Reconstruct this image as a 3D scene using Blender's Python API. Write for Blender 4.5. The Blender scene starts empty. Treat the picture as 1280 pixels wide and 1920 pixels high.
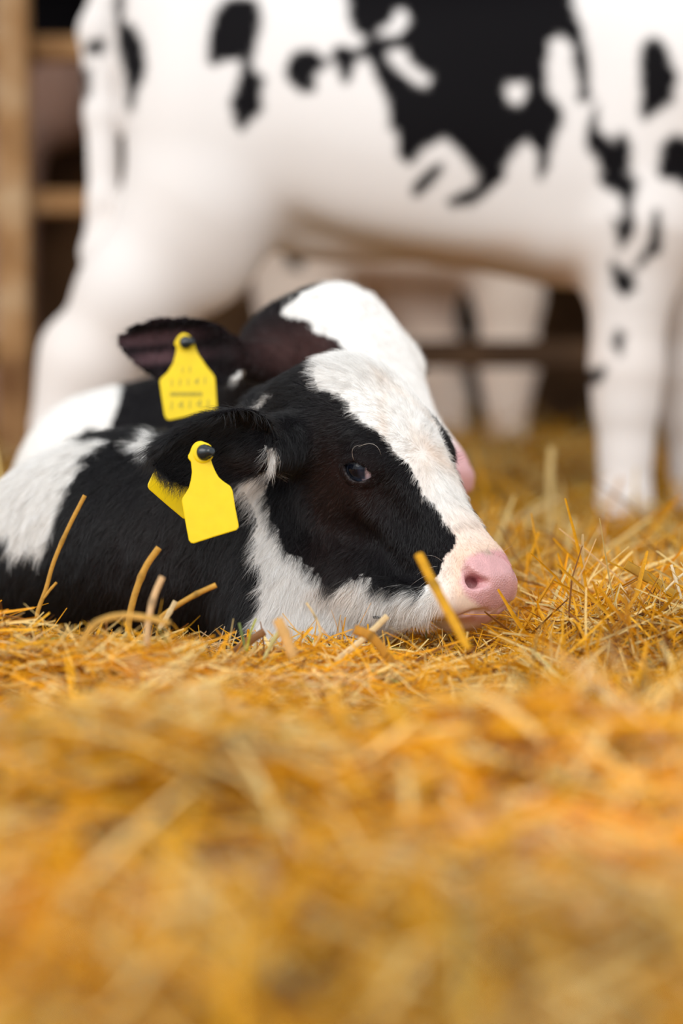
import bpy, math, random
import numpy as np
from mathutils import Matrix, Vector

# ------------------------------------------------------------------ camera, sky, sun, exposure
SC = bpy.context.scene
COL = SC.collection
IMG_W, IMG_H = 1280, 1920
LENS, SENSOR = 85.0, 24.0
FPX = LENS / SENSOR * IMG_W
CAM = np.array([0.0, 0.0, 0.21])
TILT = math.atan2(190.0, FPX)

cam_data = bpy.data.cameras.new('camera')
cam = bpy.data.objects.new('camera', cam_data)
COL.objects.link(cam)
cam.location = CAM
cam.rotation_euler = (math.pi / 2 - TILT, 0, 0)
cam_data.sensor_fit = 'HORIZONTAL'
cam_data.sensor_width = SENSOR
cam_data.lens = LENS
cam_data.clip_start = 0.05
cam_data.dof.use_dof = True
cam_data.dof.focus_distance = 2.095
cam_data.dof.aperture_fstop = 2.8
SC.camera = cam

world = bpy.data.worlds.new('overcast_sky')
SC.world = world
world.use_nodes = True
wn = world.node_tree
wn.nodes['Background'].inputs['Color'].default_value = (0.93, 0.965, 1.0, 1)
wn.nodes['Background'].inputs['Strength'].default_value = 1.18

sun_d = bpy.data.lights.new('sun', 'SUN')
sun_d.energy = 1.55
sun_d.angle = math.radians(40)
sun_d.color = (1.0, 0.972, 0.935)
sun = bpy.data.objects.new('sun', sun_d)
COL.objects.link(sun)
sun.rotation_euler = Vector((0.42, 0.95, -0.70)).to_track_quat('-Z', 'Y').to_euler()

SC.view_settings.view_transform = 'Standard'
SC.view_settings.look = 'None'
SC.view_settings.exposure = 0.12
SC.view_settings.gamma = 1.0
SC.view_settings.use_curve_mapping = False
try:
    SC.cycles.use_denoising = True
    SC.cycles.max_bounces = 8
    SC.cycles.transparent_max_bounces = 8
except Exception:
    pass

# ------------------------------------------------------------------ helpers
rng = np.random.default_rng(7)
F32 = np.float32
FW = np.array([0, math.cos(TILT), -math.sin(TILT)])
UPV = np.array([0, math.sin(TILT), math.cos(TILT)])


def at(px, py, Y):
    """photograph position + distance from the lens -> place in the barn (metres)"""
    d = FW + np.array([(px - 640) / FPX, 0, 0]) + UPV * ((960 - py) / FPX)
    return CAM + d * (Y / d[1])


def pix(P):
    q = np.asarray(P) - CAM
    z = q @ FW
    return 640 + FPX * q[:, 0] / z, 960 - FPX * (q @ UPV) / z


def unit(v):
    v = np.asarray(v, float)
    return v / np.linalg.norm(v)


def hash3(i, j, k, seed):
    n = (i * 374761393 + j * 668265263 + k * 2147483647 + seed * 974711) & 0xffffffff
    n = ((n ^ (n >> 13)) * 1274126177) & 0xffffffff
    n = n ^ (n >> 16)
    return (n & 0xffff) / 65535.0


def noise(P, scale, seed=0):
    """smooth value noise in -1..1"""
    q = np.asarray(P, float) / scale
    b = np.floor(q).astype(np.int64)
    f = q - b
    f = f * f * (3 - 2 * f)
    r = 0
    for dx in (0, 1):
        for dy in (0, 1):
            for dz in (0, 1):
                w = (f[:, 0] if dx else 1 - f[:, 0]) * (f[:, 1] if dy else 1 - f[:, 1]) * (f[:, 2] if dz else 1 - f[:, 2])
                r = r + w * hash3(b[:, 0] + dx, b[:, 1] + dy, b[:, 2] + dz, seed)
    return r * 2 - 1


def inside(poly, x, y):
    poly = np.asarray(poly, float)
    c = np.zeros(x.shape, bool)
    x0, y0 = poly.min(0); x1, y1 = poly.max(0)
    m = (x >= x0) & (x <= x1) & (y >= y0) & (y <= y1)
    xs, ys = x[m], y[m]
    r = np.zeros(xs.shape, bool)
    j = len(poly) - 1
    for i in range(len(poly)):
        xi, yi = poly[i]; xj, yj = poly[j]
        if yi != yj:
            r ^= ((yi > ys) != (yj > ys)) & (xs < (xj - xi) * (ys - yi) / (yj - yi) + xi)
        j = i
    c[m] = r
    return c


def mesh_np(name, verts, faces, smooth=True):
    """faces: (n,k) index array"""
    me = bpy.data.meshes.new(name)
    verts = np.asarray(verts, F32); faces = np.asarray(faces, np.int32)
    n, k = faces.shape
    me.vertices.add(len(verts)); me.vertices.foreach_set('co', verts.ravel())
    me.loops.add(n * k); me.loops.foreach_set('vertex_index', faces.ravel())
    me.polygons.add(n)
    me.polygons.foreach_set('loop_start', np.arange(0, n * k, k, dtype=np.int32))
    me.polygons.foreach_set('use_smooth', np.full(n, smooth))
    me.update(calc_edges=True)
    return me


def add_color(me, name, rgb):
    a = me.color_attributes.new(name, 'FLOAT_COLOR', 'POINT')
    c = np.ones((len(rgb), 4), F32); c[:, :3] = rgb
    a.data.foreach_set('color', c.ravel())


def add_float(me, name, v):
    a = me.attributes.new(name, 'FLOAT', 'POINT')
    a.data.foreach_set('value', np.asarray(v, F32))


def link(name, me, mat=None, parent=None):
    o = bpy.data.objects.new(name, me)
    COL.objects.link(o)
    if mat is not None:
        me.materials.append(mat)
    if parent is not None:
        o.parent = parent
    return o


def tag(o, label=None, cat=None, group=None, kind=None):
    if label: o['label'] = label
    if cat: o['category'] = cat
    if group: o['group'] = group
    if kind: o['kind'] = kind
    return o


def empty(name, loc):
    o = bpy.data.objects.new(name, None)
    o.location = loc
    COL.objects.link(o)
    return o


class MB:
    """small builder for boxes / tubes / prisms, joined into one mesh part"""
    def __init__(s): s.v, s.f = [], []

    def box(s, lo, hi, bev=0.0):
        lo = np.array(lo, float); hi = np.array(hi, float)
        b = min(bev, 0.45 * (hi - lo).min())
        # bevelled box : 24 corner points
        base = len(s.v)
        idx = {}
        for i in (0, 1):
            for j in (0, 1):
                for k in (0, 1):
                    c = np.where([i, j, k], hi, lo); sg = np.where([i, j, k], -1, 1)
                    for a in range(3):
                        p = c + sg * b; p[a] = c[a]
                        idx[(i, j, k, a)] = len(s.v); s.v.append(tuple(p))
        for a in range(3):
            o1, o2 = [x for x in range(3) if x != a]
            for side in (0, 1):
                q = []
                for (u, w) in ((0, 0), (1, 0), (1, 1), (0, 1)):
                    t = [0, 0, 0]; t[a] = side; t[o1] = u; t[o2] = w
                    q.append(idx[(*t, a)])
                s.f.append(q)
        for a in range(3):          # edges along a
            o1, o2 = [x for x in range(3) if x != a]
            for u in (0, 1):
                for w in (0, 1):
                    t0 = [0, 0, 0]; t0[o1] = u; t0[o2] = w
                    t1 = list(t0); t1[a] = 1
                    s.f.append([idx[(*t0, o1)], idx[(*t1, o1)], idx[(*t1, o2)], idx[(*t0, o2)]])
        for i in (0, 1):
            for j in (0, 1):
                for k in (0, 1):
                    s.f.append([idx[(i, j, k, 0)], idx[(i, j, k, 1)], idx[(i, j, k, 2)]])

    def tube(s, pts, radii, seg=10):
        pts = [np.array(p, float) for p in pts]
        base = len(s.v); n = len(pts)
        prev = None
        for i, p in enumerate(pts):
            d = unit(pts[min(i + 1, n - 1)] - pts[max(i - 1, 0)])
            if prev is None:
                a = unit(np.cross(d, [0.31, 0.2, 0.93]))
            else:
                a = unit(prev - d * (prev @ d))
            prev = a; b = np.cross(d, a)
            for k in range(seg):
                t = 2 * math.pi * k / seg
                s.v.append(tuple(p + radii[i] * (a * math.cos(t) + b * math.sin(t))))
        for i in range(n - 1):
            for k in range(seg):
                k2 = (k + 1) % seg
                s.f.append([base + i * seg + k, base + i * seg + k2, base + (i + 1) * seg + k2, base + (i + 1) * seg + k])
        s.f.append([base + k for k in range(seg)][::-1])
        s.f.append([base + (n - 1) * seg + k for k in range(seg)])

    def prism(s, outline, nrm, th):
        """outline: list of 3d points, thickened along nrm, with a small rounded rim"""
        o = np.array(outline, float); nrm = np.array(nrm, float)
        c = o.mean(0); base = len(s.v); m = len(o)
        tang = np.roll(o, -1, 0) - np.roll(o, 1, 0)
        tang /= np.linalg.norm(tang, axis=1)[:, None]
        inn = np.cross(nrm, tang)
        if ((c - o) * inn).sum() < 0: inn = -inn
        r = th * 0.45
        for off, dn in ((r, th / 2), (0, th / 2 - r * .6), (0, -th / 2 + r * .6), (r, -th / 2)):
            for p, i_ in zip(o, inn): s.v.append(tuple(p + i_ * off + nrm * dn))
        for ring in range(3):
            for k in range(m):
                k2 = (k + 1) % m
                s.f.append([base + ring * m + k, base + ring * m + k2, base + (ring + 1) * m + k2, base + (ring + 1) * m + k])
        s.f.append([base + k for k in range(m)][::-1])
        s.f.append([base + 3 * m + k for k in range(m)])

    def build(s, name, mat, parent=None, smooth=False):
        me = bpy.data.meshes.new(name)
        me.from_pydata(s.v, [], s.f)
        me.update()
        import bmesh
        bm = bmesh.new(); bm.from_mesh(me)
        bmesh.ops.recalc_face_normals(bm, faces=bm.faces)
        bm.to_mesh(me); bm.free()
        if smooth:
            me.polygons.foreach_set('use_smooth', np.full(len(me.polygons), True))
        return link(name, me, mat, parent)


# ------------------------------------------------------------------ materials
def new_mat(name):
    m = bpy.data.materials.new(name); m.use_nodes = True
    nt = m.node_tree; nt.nodes.clear()
    out = nt.nodes.new('ShaderNodeOutputMaterial')
    p = nt.nodes.new('ShaderNodeBsdfPrincipled')
    nt.links.new(p.outputs[0], out.inputs[0])
    return m, nt, p, out


def N(nt, t, **kw):
    n = nt.nodes.new(t)
    for k, v in kw.items():
        if k in n.inputs: n.inputs[k].default_value = v
        else: setattr(n, k, v)
    return n


def ramp(nt, stops):
    r = nt.nodes.new('ShaderNodeValToRGB')
    e = r.color_ramp.elements
    while len(e) < len(stops): e.new(0.5)
    for el, (pos, c) in zip(e, stops):
        el.position = pos; el.color = (*c, 1)
    return r


def coat_material():
    m, nt, p, out = new_mat('calf_coat')
    L = nt.links.new
    a = N(nt, 'ShaderNodeAttribute', attribute_name='coat')
    wet = N(nt, 'ShaderNodeAttribute', attribute_name='bare')
    tc = nt.nodes.new('ShaderNodeTexCoord')
    mp = N(nt, 'ShaderNodeMapping'); mp.inputs['Scale'].default_value = (900, 900, 160)
    nz = N(nt, 'ShaderNodeTexNoise', Scale=1.0, Detail=3.0)
    L(tc.outputs['Object'], mp.inputs[0]); L(mp.outputs[0], nz.inputs['Vector'])
    mr = N(nt, 'ShaderNodeMapRange'); mr.inputs['To Min'].default_value = .86; mr.inputs['To Max'].default_value = 1.1
    L(nz.outputs['Fac'], mr.inputs['Value'])
    mx = N(nt, 'ShaderNodeMix', data_type='RGBA', blend_type='MULTIPLY'); mx.inputs['Factor'].default_value = 1
    L(a.outputs['Color'], mx.inputs[6]); L(mr.outputs[0], mx.inputs[7])
    L(mx.outputs[2], p.inputs['Base Color'])
    r = N(nt, 'ShaderNodeMapRange'); r.inputs['To Min'].default_value = .62; r.inputs['To Max'].default_value = .27
    L(wet.outputs['Fac'], r.inputs['Value']); L(r.outputs[0], p.inputs['Roughness'])
    p.inputs['Specular IOR Level'].default_value = .05
    sp_ = N(nt, 'ShaderNodeMapRange'); sp_.inputs['To Min'].default_value = .05; sp_.inputs['To Max'].default_value = .5
    L(wet.outputs['Fac'], sp_.inputs['Value']); L(sp_.outputs[0], p.inputs['Specular IOR Level'])
    vo = N(nt, 'ShaderNodeTexVoronoi', Scale=620.0); L(tc.outputs['Object'], vo.inputs['Vector'])
    hm = N(nt, 'ShaderNodeMath', operation='MULTIPLY'); L(vo.outputs['Distance'], hm.inputs[0]); L(wet.outputs['Fac'], hm.inputs[1])
    b = N(nt, 'ShaderNodeBump', Strength=0.35, Distance=0.0012); L(hm.outputs[0], b.inputs['Height'])
    L(b.outputs[0], p.inputs['Normal'])
    return m


def fur_material():
    m, nt, p, out = new_mat('calf_fur')
    a = N(nt, 'ShaderNodeAttribute', attribute_name='hair_color')
    nt.links.new(a.outputs['Color'], p.inputs['Base Color'])
    p.inputs['Roughness'].default_value = .33
    p.inputs['Specular IOR Level'].default_value = .45
    return m


def straw_material():
    m, nt, p, out = new_mat('straw')
    L = nt.links.new
    a = N(nt, 'ShaderNodeAttribute', attribute_name='straw_color')
    tc = nt.nodes.new('ShaderNodeTexCoord')
    nz = N(nt, 'ShaderNodeTexNoise', Scale=260.0, Detail=2.0); L(tc.outputs['Object'], nz.inputs['Vector'])
    mr = N(nt, 'ShaderNodeMapRange'); mr.inputs['To Min'].default_value = .7; mr.inputs['To Max'].default_value = 1.25
    L(nz.outputs['Fac'], mr.inputs['Value'])
    mx = N(nt, 'ShaderNodeMix', data_type='RGBA', blend_type='MULTIPLY'); mx.inputs['Factor'].default_value = 1
    L(a.outputs['Color'], mx.inputs[6]); L(mr.outputs[0], mx.inputs[7])
    L(mx.outputs[2], p.inputs['Base Color'])
    p.inputs['Roughness'].default_value = .5
    p.inputs['Specular IOR Level'].default_value = .25
    t = N(nt, 'ShaderNodeBsdfTranslucent'); L(mx.outputs[2], t.inputs['Color'])
    ms = N(nt, 'ShaderNodeMixShader'); ms.inputs[0].default_value = .28
    L(p.outputs[0], ms.inputs[1]); L(t.outputs[0], ms.inputs[2]); L(ms.outputs[0], out.inputs[0])
    return m


def bed_material():
    m, nt, p, out = new_mat('straw_litter')
    L = nt.links.new
    tc = nt.nodes.new('ShaderNodeTexCoord')
    n1 = N(nt, 'ShaderNodeTexNoise', Scale=7.0, Detail=4.0); L(tc.outputs['Object'], n1.inputs['Vector'])
    mp = N(nt, 'ShaderNodeMapping'); mp.inputs['Scale'].default_value = (60, 240, 60)
    mp.inputs['Rotation'].default_value = (0, 0, .6)
    n2 = N(nt, 'ShaderNodeTexNoise', Scale=1.0, Detail=3.0); L(tc.outputs['Object'], mp.inputs[0]); L(mp.outputs[0], n2.inputs['Vector'])
    ad = N(nt, 'ShaderNodeMath', operation='ADD'); L(n1.outputs['Fac'], ad.inputs[0]); L(n2.outputs['Fac'], ad.inputs[1])
    hf = N(nt, 'ShaderNodeMath', operation='MULTIPLY'); hf.inputs[1].default_value = .5; L(ad.outputs[0], hf.inputs[0])
    r = ramp(nt, [(.3, (.24, .10, .010)), (.5, (.56, .26, .026)), (.7, (.82, .46, .07))])
    L(hf.outputs[0], r.inputs[0]); L(r.outputs[0], p.inputs['Base Color'])
    p.inputs['Roughness'].default_value = .7
    b = N(nt, 'ShaderNodeBump', Strength=.8, Distance=.01); L(n2.outputs['Fac'], b.inputs['Height']); L(b.outputs[0], p.inputs['Normal'])
    return m


def wood_material(name, dark, mid, light, scale=(3, 3, 1.2)):
    m, nt, p, out = new_mat(name)
    L = nt.links.new
    tc = nt.nodes.new('ShaderNodeTexCoord')
    mp = N(nt, 'ShaderNodeMapping'); mp.inputs['Scale'].default_value = scale
    n1 = N(nt, 'ShaderNodeTexNoise', Scale=3.0, Detail=5.0); L(tc.outputs['Object'], mp.inputs[0]); L(mp.outputs[0], n1.inputs['Vector'])
    r = ramp(nt, [(.32, dark), (.52, mid), (.72, light)])
    L(n1.outputs['Fac'], r.inputs[0]); L(r.outputs[0], p.inputs['Base Color'])
    p.inputs['Roughness'].default_value = .8
    p.inputs['Specular IOR Level'].default_value = .15
    b = N(nt, 'ShaderNodeBump', Strength=.3, Distance=.01); L(n1.outputs['Fac'], b.inputs['Height']); L(b.outputs[0], p.inputs['Normal'])
    return m


def plain(name, col, rough=.5, spec=.5, bump=0, bscale=200):
    m, nt, p, out = new_mat(name)
    tc = nt.nodes.new('ShaderNodeTexCoord')
    nz = N(nt, 'ShaderNodeTexNoise', Scale=bscale, Detail=3.0)
    nt.links.new(tc.outputs['Object'], nz.inputs['Vector'])
    mr = N(nt, 'ShaderNodeMapRange'); mr.inputs['To Min'].default_value = .9; mr.inputs['To Max'].default_value = 1.08
    nt.links.new(nz.outputs['Fac'], mr.inputs['Value'])
    mx = N(nt, 'ShaderNodeMix', data_type='RGBA', blend_type='MULTIPLY'); mx.inputs['Factor'].default_value = 1
    mx.inputs[6].default_value = (*col, 1); nt.links.new(mr.outputs[0], mx.inputs[7])
    nt.links.new(mx.outputs[2], p.inputs['Base Color'])
    p.inputs['Roughness'].default_value = rough
    p.inputs['Specular IOR Level'].default_value = spec
    if bump:
        b = N(nt, 'ShaderNodeBump', Strength=bump, Distance=.002)
        nt.links.new(nz.outputs['Fac'], b.inputs['Height']); nt.links.new(b.outputs[0], p.inputs['Normal'])
    return m


M_COAT, M_FUR, M_STRAW, M_BED = coat_material(), fur_material(), straw_material(), bed_material()
M_WOOD = wood_material('fence_wood', (.16, .075, .03), (.38, .21, .09), (.62, .47, .30), (2.2, 2.2, 1.6))
M_WOOD_DARK = wood_material('shaded_wood', (.030, .016, .009), (.06, .032, .016), (.11, .06, .03), (1.0, 2, 2))  # darker copy of the fence wood; the lowest rail's shade is in the colour
M_WALL = wood_material('barn_wall', (.018, .011, .008), (.03, .018, .012), (.05, .03, .02), (.6, 1, .6))
M_WALL_LOW = wood_material('barn_wainscot', (.07, .035, .018), (.22, .12, .06), (.38, .23, .12), (.8, 1, .8))
M_TAG = plain('yellow_tag_plastic', (.84, .60, .002), .42, .3, .12, 90)
M_STUD = plain('dark_stud_plastic', (.010, .016, .020), .22, .5)
M_PRINT = plain('tag_print', (.34, .28, .02), .5)

# ------------------------------------------------------------------ setting : floor, walls, roof
def slab(name, lo, hi, mat):
    b = MB(); b.box(lo, hi, .002)
    o = b.build(name, mat); o['kind'] = 'structure'
    return o


M_FLOOR = plain('packed_floor', (.10, .06, .03), .9, .2, .4, 30)
slab('floor', (-4.5, .2, -.32), (4.5, 10.0, -.22), M_FLOOR)
slab('wall_back', (-4.5, 9.6, -.22), (4.5, 9.8, 3.0), M_WALL)
slab('shade_wall_left', (-4.5, 7.8, -.22), (-4.35, 9.6, 3.0), M_WALL)  # side wall out of view, added to keep the back dark
slab('shade_wall_right', (4.35, 7.8, -.22), (4.5, 9.6, 3.0), M_WALL)  # its unseen match on the right, also added for darkness
slab('shade_ceiling', (-4.5, 3.9, 3.0), (4.5, 9.8, 3.1), M_WALL)  # unseen roof slab over the back only, added to shade it
slab('trim_1', (-4.35, 9.52, -.22), (4.35, 9.6, 1.52), M_WALL_LOW)


def bed_h(x, y):
    P = np.stack([x, y, np.zeros_like(x)], 1)
    sm = lambda t: np.clip(t, 0, 1) ** 2 * (3 - 2 * np.clip(t, 0, 1))
    g = lambda cx, cy, rx, ry: np.exp(-(((x - cx) / rx) ** 2 + ((y - cy) / ry) ** 2))
    h = .011 * noise(P, .33, 3) + .008 * noise(P, .12, 5)
    h = h - .030 * sm((1.98 - y) / .22) - .004                                   # the bed falls away towards the lens
    h = h + .050 * g(-.17, 1.83, .10, .09) + .045 * g(-.33, 1.95, .07, .12)       # heap at the calf's shoulder
    h = h + .016 * g(.26, 2.25, .2, .25)
    h = h + (.046 + .013 * noise(P, .11, 15) + .012 * sm((-.02 - x) / .08)) * np.exp(-((y - 1.32) / .20) ** 2) + .030 * g(-.14, 1.60, .10, .10)   # ridge in front of the lens
    h = h - .034 * g(-.075, 1.17, .035, .06)
    h = h + .018 * g(-.36, 1.99, .07, .08)
    h = h - .012 * sm((.19 - x) / .08) * sm((y - 1.97) / .06) * sm((2.5 - y) / .1) * sm((x + .75) / .2)   # hollow pressed by the calf
    h = h - .022 * g(.105, 2.03, .075, .09)                                        # dent under the chin
    h = h + .018 * sm((x - .16) / .08) * sm((y - 1.95) / .1) * sm((2.45 - y) / .15)
    return h + .10 * sm((y - 4.6) / 2.0)


# ------------------------------------------------------------------ implicit modelling of the animals
def smin(a, b, k):
    h = np.clip(.5 + .5 * (b - a) / k, 0, 1)
    return b * (1 - h) + a * h - k * h * (1 - h)


def smax(a, b, k):
    return -smin(-a, -b, k)


def cone(P, a, b, ra, rb):
    a = np.asarray(a, F32); b = np.asarray(b, F32)
    d = b - a
    t = np.clip((P - a) @ d / max(float(d @ d), 1e-12), 0, 1)
    q = P - a - t[:, None] * d
    return np.sqrt((q * q).sum(1)) - (ra + t * (rb - ra))


def ellip(P, c, r, axes=None):
    q = P - np.asarray(c, F32)
    if axes is not None:
        q = q @ np.asarray(axes, F32).T
    r = np.asarray(r, F32)
    k0 = np.sqrt(((q / r) ** 2).sum(1)); k1 = np.sqrt(((q / (r * r)) ** 2).sum(1))
    return k0 * (k0 - 1) / np.maximum(k1, 1e-6)


def chain(P, pts, k=.03):
    """pts: list of (xyz, r)"""
    f = None
    for (a, ra), (b, rb) in zip(pts[:-1], pts[1:]):
        g = cone(P, a, b, ra, rb)
        f = g if f is None else smin(f, g, k)
    return f


def catmull(xs, ys, x):
    """smooth interpolation of rows ys at xs"""
    xs = np.asarray(xs, float); ys = np.asarray(ys, float)
    m = np.gradient(ys, xs, axis=0)
    i = np.clip(np.searchsorted(xs, x) - 1, 0, len(xs) - 2)
    h = (xs[i + 1] - xs[i]); t = (x - xs[i]) / h
    t = t.reshape(-1, *([1] * (ys.ndim - 1))); h = h.reshape(t.shape)
    return ((2 * t**3 - 3 * t**2 + 1) * ys[i] + (t**3 - 2 * t**2 + t) * h * m[i]
            + (-2 * t**3 + 3 * t**2) * ys[i + 1] + (t**3 - t**2) * h * m[i + 1])


class Loft:
    """tube of mirror-symmetric sections along s ; section = half outline [(n,h)...] from top to bottom"""
    T = 64; S = 160

    def __init__(self, stations, cap0, cap1):
        s = np.array([q[0] for q in stations], float)
        rows, hc = [], []
        th = np.linspace(0, math.pi, self.T)
        for _, out in stations:
            o = np.array(out, float)
            c = .5 * (o[0, 1] + o[-1, 1])
            # mirror ends for smooth closing
            ext = np.vstack([[-o[1, 0], o[1, 1]], o, [-o[-2, 0], o[-2, 1]]])
            par = np.concatenate([[0], np.cumsum(np.linalg.norm(np.diff(ext, axis=0), axis=1))])
            fine = catmull(par, ext, np.linspace(par[1], par[-2], 200))
            ang = np.arctan2(np.maximum(fine[:, 0], 0), fine[:, 1] - c)
            rad = np.hypot(fine[:, 0], fine[:, 1] - c)
            k = np.argsort(ang)
            rows.append(np.interp(th, ang[k], rad[k])); hc.append(c)
        self.s0, self.s1 = s[0], s[-1]
        x = np.linspace(s[0], s[-1], self.S)
        R = catmull(s, np.array(rows), x)
        self.hc = catmull(s, np.array(hc)[:, None], x)[:, 0]
        for c, e in ((cap0, s[0]), (cap1, s[-1])):
            if c > 0:
                u = np.clip(1 - np.abs(x - e) / c, 0, 1)
                R = R * np.sqrt(np.maximum(1 - u * u, 1e-4))[:, None]
        self.R = R.astype(F32); self.hc = self.hc.astype(F32)

    def __call__(self, s, n, h):
        x = np.clip((s - self.s0) / (self.s1 - self.s0), 0, 1) * (self.S - 1)
        i = np.minimum(x.astype(np.int32), self.S - 2); fx = x - i
        hc = self.hc[i] * (1 - fx) + self.hc[i + 1] * fx
        dh = h - hc; an = np.abs(n)
        r = np.sqrt(dh * dh + an * an)
        a = np.arctan2(an, dh) / math.pi * (self.T - 1)
        j = np.minimum(a.astype(np.int32), self.T - 2); fy = a - j
        R = (self.R[i, j] * (1 - fx) * (1 - fy) + self.R[i + 1, j] * fx * (1 - fy)
             + self.R[i, j + 1] * (1 - fx) * fy + self.R[i + 1, j + 1] * fx * fy)
        f = r - R
        ds = np.maximum(np.maximum(self.s0 - s, s - self.s1), 0)
        return np.where(ds > 0, np.sqrt(np.maximum(f, 0) ** 2 + ds * ds), f)


class Frame:
    def __init__(self, O, yaw, pitch, roll=0.0, scale=1.0):
        y, p = math.radians(yaw), math.radians(pitch)
        F = np.array([math.cos(p) * math.cos(y), -math.cos(p) * math.sin(y), -math.sin(p)])
        U = np.array([math.sin(p) * math.cos(y), -math.sin(p) * math.sin(y), math.cos(p)])
        Nn = np.cross(F, U)                      # towards the lens side
        if Nn[1] > 0: Nn = -Nn
        r = math.radians(roll)
        U, Nn = U * math.cos(r) + Nn * math.sin(r), Nn * math.cos(r) - U * math.sin(r)
        self.A = np.array([F, Nn, U]); self.O = np.array(O, float); self.k = scale

    def loc(self, P):
        return ((P - self.O.astype(F32)) @ self.A.T.astype(F32)) / F32(self.k)

    def wor(self, q):
        return self.O + (np.asarray(q, float) * self.k) @ self.A


def sec(top, A, B, C, D, bot):
    return [(0, top), A, B, C, D, (0, bot)]


HEAD_LOFT = Loft([
    (-.034, sec(-.060, (.020, -.064), (.034, -.074), (.036, -.084), (.026, -.100), -.107)),
    (-.012, sec(-.013, (.028, -.020), (.045, -.042), (.046, -.075), (.034, -.105), -.115)),
    (.020, sec(.012, (.034, .005), (.052, -.030), (.051, -.072), (.036, -.110), -.121)),
    (.060, sec(.0175, (.039, .011), (.058, -.020), (.055, -.070), (.037, -.114), -.124)),
    (.095, sec(.0165, (.041, .009), (.0615, -.020), (.056, -.070), (.035, -.112), -.121)),
    (.125, sec(.0125, (.038, .005), (.0575, -.022), (.053, -.066), (.031, -.106), -.114)),
    (.155, sec(.009, (.031, .002), (.045, -.028), (.047, -.062), (.027, -.097), -.104)),
    (.185, sec(.004, (.026, -.003), (.037, -.029), (.040, -.058), (.024, -.087), -.093)),
    (.215, sec(.003, (.026, -.003), (.0365, -.027), (.038, -.052), (.025, -.077), -.083)),
    (.240, sec(.003, (.029, -.003), (.040, -.025), (.039, -.049), (.028, -.074), -.082)),
    (.262, sec(.000, (.029, -.006), (.040, -.027), (.037, -.050), (.027, -.071), -.080)),
    (.284, sec(-.008, (.026, -.013), (.035, -.030), (.032, -.049), (.024, -.067), -.076)),
], .012, .026)


def head_field(L, eye=None, nostril=None, mouth=None, detail=True):
    """L: local coordinates (s along the face, n sideways, h up)"""
    s, n, h = L[:, 0], L[:, 1], L[:, 2]
    f = HEAD_LOFT(s, n, h)
    M = np.stack([s, np.abs(n), h], 1).astype(F32)
    if detail:
        # brow ridge, cheek muscle, face crest, muzzle cushions
        f = smin(f, ellip(M, (.104, .048, -.006), (.026, .0115, .011)), .014)
        f = smin(f, ellip(M, (.085, .040, -.078), (.046, .020, .036)), .02)
        f = smin(f, cone(M, (.135, .047, -.040), (.190, .036, -.038), .009, .007), .02)
        f = smax(f, -cone(M, (.150, .060, -.020), (.200, .052, -.022), .012, .010), .018)   # hollow beside the nose bone
        f = smin(f, ellip(M, (.255, .026, -.030), (.024, .015, .018)), .012)
    if eye is not None:
        E, ax, ux, vx = eye
        q = M - E.astype(F32)
        d = np.sqrt((q * q).sum(1))
        f = smin(f, d - .0192, .010)
        u, v, w = q @ ux.astype(F32), q @ vx.astype(F32), q @ ax.astype(F32)
        b = 1 - (u / .0150) ** 2
        o = np.maximum(v - .0085 * b, -.0088 * b - v)
        # lid folds : a groove above, a pouch below
        ring = np.sqrt((u / .0225) ** 2 + (v / .0165) ** 2) - 1
        f = f + .0012 * np.exp(-(ring / .10) ** 2) * (w > 0) * (d < .04)
        f = smax(f, -np.maximum(o, .002 - w), .0016)
    if nostril is not None:
        for k, (a, b, ra, rb) in enumerate(nostril):
            f = smax(f, -cone(L if k == 1 else M, a, b, ra, rb), .004)
    if mouth is not None:
        g = None
        for a, b in zip(mouth[:-1], mouth[1:]):
            c = cone(M, a, b, .0017, .0017)
            g = c if g is None else np.minimum(g, c)
        f = smax(f, -g, .005)
    return f


def ear_field(P, root, c, along, toward, L, W, T, rot=0.0):
    along = unit(along); toward = unit(np.asarray(toward) - along * (np.asarray(toward) @ along))
    side = np.cross(along, toward)
    A = np.array([along, side, toward])
    q = ((P - np.asarray(c, F32)) @ A.T.astype(F32))
    # leaf outline : wide in the middle, pointed at the tip, edges cupped towards the opening
    x = q[:, 0] / L
    wl = W * np.sqrt(np.clip(1 - np.abs(x) ** 2.0, .0004, 1)) * (1 - .18 * x)
    y = q[:, 1] / wl
    mid = T * (y * y) * .9 - T * .5 + .25 * T * x * x
    sl = np.clip(np.abs(q[:, 2] - mid) - .0032, -1, 1)
    edge = (np.sqrt(x * x + (q[:, 1] / (W * (1 - .18 * np.clip(x, -1, 1)))) ** 2) - 1) * min(L, W) * .9
    f = smax(sl, edge, .004)
    return f


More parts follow.
